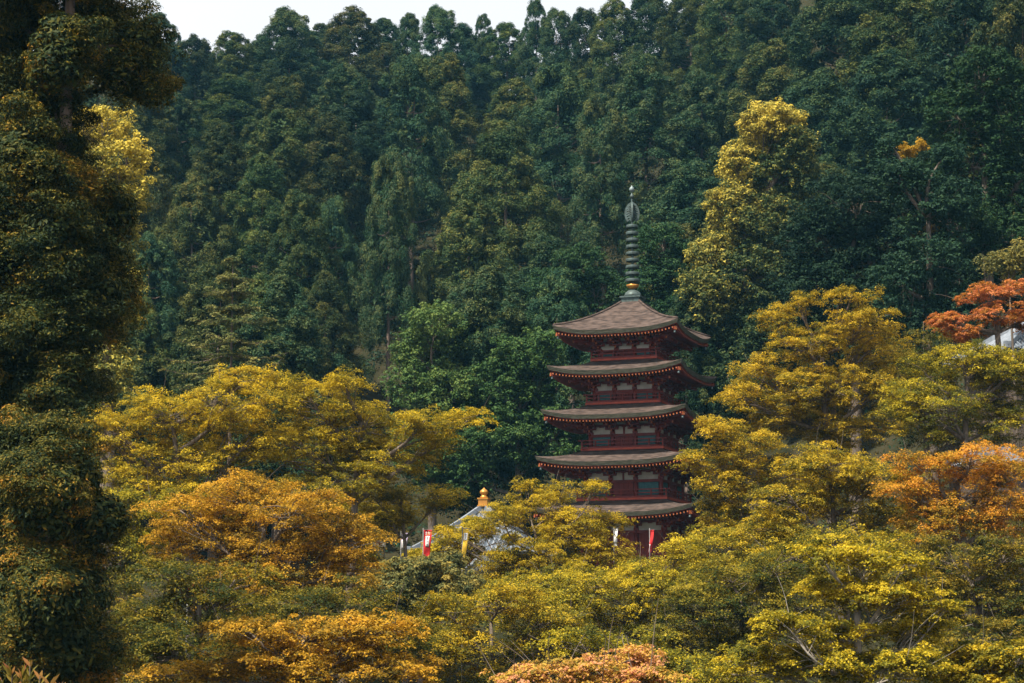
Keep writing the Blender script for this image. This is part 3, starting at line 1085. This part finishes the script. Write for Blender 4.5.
# ------------------------------------------------------------------ banners and small signs
def banner(label, px, top, bot, wpx, Y, cloth, marks=(), lean=0.0, name='banner', taper=.7):
    k = Y / F
    pt = at(px, top, Y)
    h, w = (bot - top) * k, wpx * k
    g0 = gz(pt.x, Y)
    root = empty(name, (pt.x - w / 2 - .03, Y, g0))
    tag(root, label, 'banner')
    zt = pt.z - g0
    pm = MB()
    pm.tube([(0, 0, -.1), (0, 0, zt + .12)], .025, 8)
    pole = pm.build('pole', M['pole'], root, smooth=True)
    am = MB()
    am.tube([(-.05, 0, zt + .03), (w + .08, 0, zt + .03)], .014, 6)
    am.build('cross_arm', M['pole'], pole)
    cm = MB()

    def fn(u, v):
        ww = w * (1 - (1 - taper) * v)
        return Vector((.03 + u * ww + lean * v * v, .05 * math.sin(v * 7 + u * 2) * (1 - .3 * v) , zt - v * h))
    cm.grid(fn, 8, 20)
    cl = cm.build('cloth', M[cloth], root, smooth=True)
    md = cl.modifiers.new('thickness', 'SOLIDIFY'); md.thickness = .006
    for (u0, v0, u1, v1, mt) in marks:
        mm = MB()
        mm.grid(lambda a, b: fn(u0 + (u1 - u0) * a, v0 + (v1 - v0) * b) + Vector((0, -.012 if mt != 'ink' else -.018, 0)), 4, 6)
        mo = mm.build('lettering', M[mt], cl, smooth=True)
        mo.modifiers.new('thickness', 'SOLIDIFY').thickness = .003
    return root


glyph = [(.22, .08, .42, .105, 'white_cloth'), (.30, .06, .345, .17, 'white_cloth'), (.22, .14, .44, .165, 'white_cloth'), (.55, .06, .60, .17, 'white_cloth'), (.50, .09, .80, .115, 'white_cloth'),
         (.70, .07, .75, .17, 'white_cloth'), (.25, .22, .75, .62, 'white_cloth')]
strokes = [(.36, .27, .64, .285, 'ink'), (.47, .25, .52, .36, 'ink'), (.38, .32, .62, .335, 'ink'), (.38, .40, .64, .415, 'ink'), (.40, .40, .44, .48, 'ink'), (.56, .40, .60, .48, 'ink'),
           (.36, .53, .64, .545, 'ink'), (.48, .50, .52, .59, 'ink')]
banner('red banner with a white panel and dark characters beside the golden tree', 428, 530, 557, 8.5, 112, 'red_cloth', glyph + strokes)
banner('narrow yellow banner with a white upper panel in front of the tiled roof', 466, 529, 562, 6, 101, 'yellow_cloth',
       [(.15, .12, .85, .34, 'white_cloth'), (.4, .15, .6, .165, 'ink'), (.46, .15, .54, .30, 'ink')], taper=.55, lean=-.1)
banner('pink and red banner at the foot of the pagoda', 652, 530, 553, 4, 125, 'red_cloth', [(.05, .62, .30, .97, 'white_cloth')], lean=-.12, taper=.6)
banner('white banner hanging to the left of the pagoda foot', 616, 529, 546, 3.5, 125, 'white_cloth', [])
banner('faded lilac and white banner between the white sign and the red banner', 405, 533, 549, 7, 112, 'lilac_cloth', [(.05, .45, .9, .97, 'white_cloth')])
banner('small crimson banner with a white edge in the shade of the orange maple', 191, 584, 592, 5, 77, 'red_cloth', [(.7, .3, .98, .95, 'white_cloth')], taper=.9)


p = at(379, 543.5, 108)
g0 = gz(p.x, 108)
root = empty('signboard', (p.x, 108, g0))
tag(root, 'small white signboard with faint red marks at the orange tree', 'sign')
b = MB(); b.box((0, 0, p.z - g0), (.72, .05, .36)); bd = b.build('board', M['white_cloth'], root)
for (x0, z0, w_, h_) in ((-.12, .06, .2, .03), (.02, -.02, .05, .16), (-.15, -.06, .12, .03), (.14, .0, .1, .03), (.08, -.09, .16, .03)):
    b = MB(); b.box((x0, -.03, p.z - g0 + z0), (w_, .008, h_)); b.build('lettering', M['red_cloth'], bd)
for sx in (-.28, .28):
    b = MB(); b.tube([(sx, .06, -.1), (sx, .06, p.z - g0 + .16)], .03, 6); b.build('post', M['pole'], root)

# ------------------------------------------------------------------ broadleaf trees of the middle distance, each to its own outline
def ev(label, spec, Y, mat='evergreen', **kw):
    a = dict(pad_r=.72, k=60, leaf=.22, style='puff', twig=.25, tvar_pad=.14, tint0=.45, name='evergreen_tree', cat='tree')
    a.update(kw)
    return spread_tree(a.pop('name'), label, a.pop('cat'), spec, Y, mat, **a)


ev('tall evergreen with yellow blossom on its upper left side, above the right of the pagoda',
   [(772, 128, 34, 24, .68), (795, 150, 22, 30, .15), (746, 168, 30, 28, .60), (782, 178, 38, 38, .08), (732, 212, 28, 30, .50), (765, 225, 44, 40, .16), (718, 256, 30, 30, .42), (755, 280, 48, 44, .06), (708, 300, 30, 36, .25),
    (725, 335, 40, 44, .0), (702, 300, 18, 26, .25), (770, 340, 44, 44, -.12), (740, 390, 50, 40, -.12)], 172, 'flowering', tint0=.05, dens=1.9)
ev('round bright green evergreen behind the golden tree, beside the dark gap', [(440, 322, 32, 18, .1), (418, 352, 28, 26, .05), (456, 352, 32, 28), (412, 392, 26, 34), (450, 400, 44, 40), (430, 450, 45, 40, -.1)], 165, 'evergreen_bright', tint0=.55)
ev('broad green evergreen rising to the left of the pagoda roofs', [(520, 358, 32, 22, .05), (546, 346, 24, 18, .08), (495, 392, 36, 34), (540, 392, 34, 34), (505, 440, 50, 40), (560, 440, 36, 40), (470, 470, 40, 40, -.1)], 164, 'evergreen_bright', tint0=.30)
ev('low green evergreen directly behind the pagoda top roof', [(580, 268, 34, 20, .05), (556, 292, 34, 26), (606, 292, 30, 30), (575, 325, 45, 30), (545, 330, 30, 30)], 182)
ev('green evergreen behind the spire base on its right', [(662, 246, 28, 22, .05), (688, 272, 30, 30), (652, 288, 30, 30), (690, 320, 40, 36), (700, 370, 40, 40, -.1)], 178)
ev('dark spreading evergreen above the yellow trees on the right slope', [(850, 205, 50, 34), (812, 240, 36, 34), (880, 250, 50, 40), (835, 290, 50, 40), (910, 300, 50, 44), (800, 300, 30, 40), (880, 340, 60, 40, -.1)], 150, 'evergreen_dark')
ev('big green broadleaf evergreen near the top corner', [(985, 78, 40, 30, .05), (955, 118, 40, 36), (1012, 120, 40, 44), (970, 175, 48, 44), (1020, 190, 40, 50), (955, 230, 46, 40), (1010, 245, 46, 36)], 145, 'evergreen')
ev('dark evergreen filling the slope behind the big corner broadleaf', [(930, 180, 36, 40), (905, 215, 34, 36), (960, 280, 50, 36), (1000, 300, 40, 40)], 156, 'evergreen_dark')
ev('slender tree with orange leaves glowing through the dark evergreens', [(920, 147, 8, 5, .1, 0), (910, 153, 6, 4, .1, 0), (904, 147, 4, 3, .1, 0), (928, 231, 9, 4, .1, 0), (936, 228, 5, 3, 0, 0)], 143, 'amber', name='maple_tree', dens=.7, pad_r=.34, leaf=.16, k=40, trunk_r=.05, twig=0, limb_r=.5)
ev('dark evergreen whose crown parts around the slender orange leaved tree', [(930, 192, 30, 24), (900, 180, 26, 24), (955, 200, 24, 24), (930, 262, 40, 22), (917, 172, 16, 9), (932, 214, 20, 10), (945, 158, 16, 14), (893, 150, 14, 16), (908, 228, 14, 12), (950, 240, 12, 14), (900, 290, 36, 36), (960, 320, 40, 40)], 139, 'evergreen_dark')
ev('pale flecked evergreen between the red maple and the corner broadleaf', [(1000, 268, 24, 12, .1), (1022, 260, 16, 18, .3)], 122, 'grey_green', pad_r=.5, leaf=.16, trunk_r=.12)
ev('pale yellow green tree showing behind the big dark cedar', [(102, 128, 32, 26, .22), (126, 162, 24, 24, .26), (96, 170, 34, 30, -.02), (140, 190, 14, 16, .1), (115, 205, 36, 30, -.05), (110, 240, 40, 34, -.1), (112, 300, 34, 50, -.12), (105, 375, 34, 40, -.12)], 118, 'flowering', pad_r=.6, leaf=.17, tint0=.56)

# the tiered fir left of centre
def tiered_fir(label, px, top, Y, tiers, Rm):
    a = at(px, top, Y)
    g0 = gz(a.x, Y) - .1
    H = a.z - g0
    root = empty('fir_tree', (a.x, Y, g0)); tag(root, label, 'tree')
    t = MB(); t.tube([(0, 0, 0), (.05, 0, H * .5), (0, 0, H)], (.2, .13, .02), 7)
    t.build('trunk', M['cedar_bark'], root, smooth=True)
    cen, rad, outs = [], [], []
    for i in range(tiers):
        s = i / (tiers - 1)
        z = H - .25 - s * 11.5 + (rng.uniform(-.3, .3) if i else 0)
        rr = Rm * (.10 + .90 * s ** .62) * rng.uniform(.8, 1.12)
        nb = 9
        bm = MB()
        p0 = rng.uniform(0, 6.28)
        for b_ in range(nb):
            ph = p0 + b_ * 6.283 / nb + rng.uniform(-.2, .2)
            if rng.random() < .16 and i > 1: continue
            rb = rr * rng.uniform(.55, 1.2)
            tip = np.array([rb * math.cos(ph), rb * math.sin(ph), z - rng.uniform(-.05, .10) * rb])
            pts = curve_pts((0, 0, z), tip, (0, 0, -.10 * rb), 5)
            bm.tube(pts, np.linspace(.05, .012, 5), 4, cap=False)
            for q in np.arange(.25, 1.02, max(.12, .30 / max(rb, .5))):
                cen.append(np.array([0, 0, z]) * (1 - q) + tip * q + rng.normal(0, .06, 3) + np.array([0, 0, .06 - .1 * rb * math.sin(math.pi * q)]))
                rad.append(.24 + .30 * math.sin(math.pi * min(q, .9)))
                outs.append((math.cos(ph), math.sin(ph), 0))
        bm.build('bough', M['cedar_bark'], root)
    cen, rad, outs = np.array(cen), np.array(rad), np.array(outs)
    P, N, S, T = pad_leaves(cen, rad, outs, 70, .15, .62 + rng.normal(0, .18, len(cen)), thick=.08, droop=.22)
    leaf_mesh('crown', P, N, S, T, L['tiered'], parent=root)


tiered_fir('brown tipped fir with flat separate tiers of boughs behind the golden tree', 233, 257, 150, 11, 5.2)

# ------------------------------------------------------------------ the great cedars at the left edge
def near_cedar(label, spec, Y, trunk_px, pad_r, k, leaf, dens, tint0):
    return spread_tree('cedar_tree', label, 'tree', spec, Y, 'cedar_orange', trunk_px=trunk_px, pad_r=pad_r, k=k, leaf=leaf, style='puff', bark='cedar_bark', dens=dens, inner=.4,
                       twig=.3, tint0=tint0, tvar_pad=.2, trunk_r=.42, limb_r=.4, depth=.75, conifer=True, m=16)


near_cedar('huge dark cedar with orange tips filling the upper edge of the view',
           [(40, -40, 110, 50, 0), (10, 30, 70, 55, -.1), (95, 30, 55, 40, .05), (135, 45, 26, 24, .05), (150, 85, 20, 16, .15), (110, 75, 40, 30, .05), (40, 100, 70, 45, -.05), (50, 168, 30, 30, .0), (20, 180, 60, 55, -.1),
            (70, 215, 60, 40, .05), (118, 215, 22, 24, .2), (40, 260, 70, 45, -.1), (110, 262, 26, 28, .15), (114, 300, 18, 28, .25), (50, 320, 60, 45, -.15), (78, 350, 22, 32, .15), (20, 380, 60, 50, -.15), (70, 395, 30, 30, -.05),
            (-20, 290, 60, 120, -.1), (60, 60, 36, 60, .0, -3), (30, 150, 34, 44, -.05, -3.2), (60, 240, 40, 50, .0, -3), (45, 330, 40, 50, -.1, -3), (60, 400, 30, 40, -.05, -3), (95, 300, 30, 40, .05, -2)],
           62, 45, .72, 330, .105, .72, .36)
near_cedar('lower bushy cedar with orange tips in the bottom corner, under the huge dark cedar',
           [(30, 455, 60, 40, -.05), (66, 482, 36, 38, .08), (96, 522, 24, 34, .12), (30, 520, 50, 46, .06), (54, 560, 46, 46, .1), (20, 600, 50, 50, .02), (80, 600, 26, 46, .0), (50, 650, 60, 46, -.05), (92, 660, 20, 46, .08), (10, 690, 60, 50, -.1), (45, 500, 40, 50, .05, -2.5), (50, 600, 40, 50, .05, -2.5)],
           54, 40, .66, 330, .095, .75, .42)

# ------------------------------------------------------------------ golden and orange trees of the valley
def gold(label, spec, Y, mat, name='maple_tree', **kw):
    return spread_tree(name, label, 'tree', spec, Y, mat, **kw)


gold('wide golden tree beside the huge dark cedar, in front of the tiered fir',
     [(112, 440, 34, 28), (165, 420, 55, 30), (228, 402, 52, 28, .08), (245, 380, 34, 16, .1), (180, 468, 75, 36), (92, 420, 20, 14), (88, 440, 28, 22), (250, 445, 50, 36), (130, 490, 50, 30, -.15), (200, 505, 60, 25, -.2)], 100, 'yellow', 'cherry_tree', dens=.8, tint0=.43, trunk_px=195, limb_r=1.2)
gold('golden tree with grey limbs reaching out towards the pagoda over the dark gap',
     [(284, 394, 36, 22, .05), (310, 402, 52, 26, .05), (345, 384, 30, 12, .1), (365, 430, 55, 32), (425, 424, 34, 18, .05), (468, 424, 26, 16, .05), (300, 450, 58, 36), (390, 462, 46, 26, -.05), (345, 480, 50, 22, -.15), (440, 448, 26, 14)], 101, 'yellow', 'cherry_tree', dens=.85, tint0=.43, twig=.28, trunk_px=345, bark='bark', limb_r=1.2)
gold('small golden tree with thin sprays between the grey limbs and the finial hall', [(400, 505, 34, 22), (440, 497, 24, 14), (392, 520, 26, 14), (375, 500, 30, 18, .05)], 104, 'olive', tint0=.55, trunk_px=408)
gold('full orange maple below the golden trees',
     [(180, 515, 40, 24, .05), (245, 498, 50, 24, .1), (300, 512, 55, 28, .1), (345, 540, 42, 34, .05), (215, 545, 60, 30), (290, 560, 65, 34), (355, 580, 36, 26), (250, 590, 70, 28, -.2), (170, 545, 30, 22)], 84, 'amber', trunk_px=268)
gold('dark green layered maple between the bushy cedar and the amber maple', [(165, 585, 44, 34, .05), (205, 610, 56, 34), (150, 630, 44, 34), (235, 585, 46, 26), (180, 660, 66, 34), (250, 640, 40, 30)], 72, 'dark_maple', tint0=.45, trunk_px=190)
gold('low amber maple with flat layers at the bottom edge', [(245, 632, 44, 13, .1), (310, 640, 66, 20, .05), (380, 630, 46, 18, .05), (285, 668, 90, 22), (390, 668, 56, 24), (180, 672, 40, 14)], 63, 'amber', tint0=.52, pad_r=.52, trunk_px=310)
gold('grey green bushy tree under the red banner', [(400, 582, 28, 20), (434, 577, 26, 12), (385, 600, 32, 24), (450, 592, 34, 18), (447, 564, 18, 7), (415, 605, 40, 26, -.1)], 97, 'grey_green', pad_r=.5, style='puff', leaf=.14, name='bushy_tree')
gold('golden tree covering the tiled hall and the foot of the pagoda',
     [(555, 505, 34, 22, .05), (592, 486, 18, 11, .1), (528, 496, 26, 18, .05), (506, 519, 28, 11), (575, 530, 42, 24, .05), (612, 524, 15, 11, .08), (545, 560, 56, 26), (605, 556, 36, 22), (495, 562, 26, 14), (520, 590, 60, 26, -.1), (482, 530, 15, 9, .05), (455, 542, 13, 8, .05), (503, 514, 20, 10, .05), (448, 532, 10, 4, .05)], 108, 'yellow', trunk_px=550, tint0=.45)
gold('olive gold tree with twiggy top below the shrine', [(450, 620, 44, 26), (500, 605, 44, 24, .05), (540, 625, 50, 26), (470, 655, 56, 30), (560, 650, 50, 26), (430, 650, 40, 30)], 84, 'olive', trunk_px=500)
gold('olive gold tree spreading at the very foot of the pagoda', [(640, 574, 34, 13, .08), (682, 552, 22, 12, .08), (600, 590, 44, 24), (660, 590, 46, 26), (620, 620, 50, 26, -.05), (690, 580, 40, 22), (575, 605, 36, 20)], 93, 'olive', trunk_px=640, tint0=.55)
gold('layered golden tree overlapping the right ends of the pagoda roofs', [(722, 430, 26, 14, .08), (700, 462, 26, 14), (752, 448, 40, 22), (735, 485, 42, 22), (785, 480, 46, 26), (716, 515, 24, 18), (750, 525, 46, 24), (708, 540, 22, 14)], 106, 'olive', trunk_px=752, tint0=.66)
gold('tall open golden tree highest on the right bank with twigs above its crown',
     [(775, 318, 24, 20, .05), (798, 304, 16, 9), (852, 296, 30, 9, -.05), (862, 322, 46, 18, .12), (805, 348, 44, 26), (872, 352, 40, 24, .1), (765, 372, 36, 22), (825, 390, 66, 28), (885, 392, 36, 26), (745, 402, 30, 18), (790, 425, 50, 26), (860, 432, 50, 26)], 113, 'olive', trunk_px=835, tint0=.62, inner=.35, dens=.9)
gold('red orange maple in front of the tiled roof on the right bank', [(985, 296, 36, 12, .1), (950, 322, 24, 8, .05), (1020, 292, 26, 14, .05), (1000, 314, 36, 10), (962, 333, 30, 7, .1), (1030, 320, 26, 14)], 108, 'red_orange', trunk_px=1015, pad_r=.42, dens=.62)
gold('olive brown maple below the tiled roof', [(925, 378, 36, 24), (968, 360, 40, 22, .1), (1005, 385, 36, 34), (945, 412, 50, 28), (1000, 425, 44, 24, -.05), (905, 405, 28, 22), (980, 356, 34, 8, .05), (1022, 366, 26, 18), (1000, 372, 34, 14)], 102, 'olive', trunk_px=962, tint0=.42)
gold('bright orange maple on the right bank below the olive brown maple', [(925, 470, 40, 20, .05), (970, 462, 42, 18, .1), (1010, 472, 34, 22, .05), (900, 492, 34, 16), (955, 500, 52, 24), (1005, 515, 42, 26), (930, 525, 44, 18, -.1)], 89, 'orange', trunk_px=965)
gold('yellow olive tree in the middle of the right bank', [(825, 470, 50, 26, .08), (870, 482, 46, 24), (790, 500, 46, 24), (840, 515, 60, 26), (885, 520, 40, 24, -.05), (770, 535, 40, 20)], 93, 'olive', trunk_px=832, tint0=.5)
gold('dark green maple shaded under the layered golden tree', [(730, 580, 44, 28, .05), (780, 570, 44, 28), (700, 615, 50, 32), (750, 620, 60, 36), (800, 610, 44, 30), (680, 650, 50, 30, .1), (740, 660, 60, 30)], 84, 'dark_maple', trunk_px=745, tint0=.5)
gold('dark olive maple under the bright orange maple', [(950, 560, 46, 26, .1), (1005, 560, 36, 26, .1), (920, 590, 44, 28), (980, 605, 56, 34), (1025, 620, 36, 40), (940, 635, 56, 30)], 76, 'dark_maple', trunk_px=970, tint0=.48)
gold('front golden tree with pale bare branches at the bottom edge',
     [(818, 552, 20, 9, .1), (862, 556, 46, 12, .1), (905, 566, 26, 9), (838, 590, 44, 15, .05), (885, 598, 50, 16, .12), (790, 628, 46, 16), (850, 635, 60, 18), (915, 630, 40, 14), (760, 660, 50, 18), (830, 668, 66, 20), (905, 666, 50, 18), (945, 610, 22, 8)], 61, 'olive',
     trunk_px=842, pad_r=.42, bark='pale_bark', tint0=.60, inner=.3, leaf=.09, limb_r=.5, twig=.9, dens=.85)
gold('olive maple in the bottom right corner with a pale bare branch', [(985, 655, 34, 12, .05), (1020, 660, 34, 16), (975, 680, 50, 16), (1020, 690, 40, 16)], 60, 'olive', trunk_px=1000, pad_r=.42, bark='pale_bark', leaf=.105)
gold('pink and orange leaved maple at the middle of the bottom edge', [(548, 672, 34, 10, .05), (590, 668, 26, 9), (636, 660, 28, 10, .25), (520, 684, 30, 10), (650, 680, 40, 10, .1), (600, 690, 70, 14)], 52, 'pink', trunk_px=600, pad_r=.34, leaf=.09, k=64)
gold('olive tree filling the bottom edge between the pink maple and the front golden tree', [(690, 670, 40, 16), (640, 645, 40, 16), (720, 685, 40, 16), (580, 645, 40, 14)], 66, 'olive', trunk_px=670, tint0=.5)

gold('slender golden sapling in front of the tiled pyramid roof', [(462, 534, 18, 11, .1), (442, 544, 11, 7), (500, 516, 16, 8, .05), (480, 521, 8, 4), (470, 552, 22, 8), (434, 550, 14, 7), (418, 554, 12, 6), (486, 531, 12, 7, .05), (470, 523, 9, 5), (513, 541, 11, 7), (446, 533, 8, 5)], 119, 'yellow', trunk_px=472, pad_r=.42, trunk_r=.07)
# trees that stand between and behind the bright ones
gold('olive tree in the gap between the bushy cedar and the amber maple', [(135, 515, 40, 26, .05), (120, 555, 44, 30), (150, 550, 40, 26), (105, 510, 24, 20)], 92, 'olive', trunk_px=125, tint0=.4)
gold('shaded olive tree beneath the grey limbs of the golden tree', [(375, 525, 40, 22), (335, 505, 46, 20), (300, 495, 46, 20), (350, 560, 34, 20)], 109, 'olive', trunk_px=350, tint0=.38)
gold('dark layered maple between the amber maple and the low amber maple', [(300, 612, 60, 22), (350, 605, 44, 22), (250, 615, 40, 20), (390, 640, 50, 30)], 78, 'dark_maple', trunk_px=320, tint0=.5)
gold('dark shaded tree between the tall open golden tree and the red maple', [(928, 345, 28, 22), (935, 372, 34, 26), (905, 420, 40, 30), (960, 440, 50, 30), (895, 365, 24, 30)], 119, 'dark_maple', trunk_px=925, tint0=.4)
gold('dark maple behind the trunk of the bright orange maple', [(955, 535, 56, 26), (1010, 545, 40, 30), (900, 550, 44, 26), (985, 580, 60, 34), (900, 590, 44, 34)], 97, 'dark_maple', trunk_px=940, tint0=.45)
gold('olive tree between the layered golden tree and the dark maple', [(715, 548, 40, 20, .05), (765, 545, 44, 22), (690, 560, 36, 20), (740, 575, 56, 26, -.05), (810, 552, 40, 22)], 99, 'olive', trunk_px=740, tint0=.48)
gold('olive gold tree around the shrine below the tiled hall', [(470, 600, 36, 16), (530, 592, 44, 22), (570, 585, 44, 24), (545, 620, 60, 26), (440, 570, 14, 14)], 101, 'olive', trunk_px=550, tint0=.5)
gold('olive gold tree low on the right bank below the yellow olive tree', [(835, 545, 44, 20), (880, 550, 36, 20), (800, 560, 36, 22), (860, 580, 60, 26, -.1)], 86, 'olive', trunk_px=850, tint0=.42)
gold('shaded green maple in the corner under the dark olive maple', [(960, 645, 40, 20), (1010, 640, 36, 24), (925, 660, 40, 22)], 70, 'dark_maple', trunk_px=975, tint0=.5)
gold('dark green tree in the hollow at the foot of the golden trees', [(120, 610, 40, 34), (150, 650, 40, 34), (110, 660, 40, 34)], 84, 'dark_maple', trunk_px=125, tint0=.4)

# low growth that covers the valley floor and the slope
ng = 5200
xs = rng.uniform(-62, 62, ng); ys = rng.uniform(46, 164, ng)
cg = np.stack([xs, ys, ground_z(xs, ys) + .25], axis=1)
P1, N1, S1, T1 = puff_leaves(cg, rng.uniform(.5, 1.1, ng), 34, .20, .7, .5, .4 + rng.normal(0, .2, ng))
tag(leaf_mesh('undergrowth', P1, N1, S1, T1, L['dark_maple']), kind='stuff')
ng = 9500
xs = rng.uniform(-120, 120, ng); ys = rng.uniform(162, 400, ng)
cg = np.stack([xs, ys, ground_z(xs, ys) + .4], axis=1)
P1, N1, S1, T1 = puff_leaves(cg, rng.uniform(.8, 1.7, ng), 30, .36, .7, .5, .35 + rng.normal(0, .18, ng))
tag(leaf_mesh('hillside_undergrowth', P1, N1, S1, T1, L['evergreen_dark']), kind='stuff')

# ------------------------------------------------------------------ shrub close to the camera
Y = 22
c0 = at(22, 690, Y)
g0 = gz(c0.x, Y)
root = empty('shrub', (c0.x, Y, g0)); tag(root, 'close shrub with upright pink tipped lance leaves in the bottom corner', 'shrub')
stem, lv = MB(), MB()
tips = [(2, 672), (12, 664), (22, 668), (30, 658), (40, 668), (50, 676), (58, 682), (16, 680), (36, 682), (6, 690), (46, 690), (26, 684)]
Pn, Nn, Sn, Tn = [], [], [], []
for (px, py) in tips:
    e = at(px, py + 8, Y + rng.uniform(-.4, .4)) - Vector((c0.x, Y, g0))
    stem.tube(curve_pts((e.x * .3, e.y * .3, 0), e, rng.normal(0, .05, 3), 6), np.linspace(.02, .006, 6), 5)
    for j in range(16):
        ph = rng.uniform(0, 6.28)
        down = rng.uniform(0, .28)
        base_ = Vector((e.x, e.y, e.z - down))
        ln = rng.uniform(.10, .17)
        d = Vector((math.cos(ph) * .55, math.sin(ph) * .55, 1.0)).normalized()
        sd = d.cross(Vector((math.sin(ph * 2), math.cos(ph), .3))).normalized()
        n0 = len(lv.v)
        for t_, w_ in ((0, .004), (.3, .017), (.6, .019), (1, .001)):
            pp = base_ + d * ln * t_ + Vector((math.cos(ph), math.sin(ph), 0)) * ln * .25 * t_ * t_
            lv.v.append(tuple(pp - sd * w_)); lv.v.append(tuple(pp + sd * w_))
        for s in range(3): lv.face((n0 + 2 * s, n0 + 2 * s + 1, n0 + 2 * s + 3, n0 + 2 * s + 2))
        Tn += [float(np.clip(.22 + rng.normal(0, .15) + (.42 if down < .04 else 0), 0, 1))] * 3
stem.build('stem', M['bark'], root)
fo = lv.build('foliage', L['lance'], root, smooth=True)
fo.data.attributes.new('tint', 'FLOAT', 'FACE').data.foreach_set('value', np.array(Tn, np.float32))

# ------------------------------------------------------------------ the hazy air
hm = MB()
hm.box((0, 340, 65), (880, 860, 165))
hz_m = bpy.data.materials.new('hazy_air'); hz_m.use_nodes = True
nt = hz_m.node_tree
nt.nodes.clear()
ho = nt.nodes.new('ShaderNodeOutputMaterial')
hv = nt.nodes.new('ShaderNodeVolumePrincipled')
hv.inputs['Color'].default_value = (.22, .62, .95, 1)
hv.inputs['Density'].default_value = .00010
hv.inputs['Anisotropy'].default_value = 0.0
nt.links.new(hv.outputs['Volume'], ho.inputs['Volume'])
hb = hm.build('haze', hz_m)
tag(hb, kind='stuff')
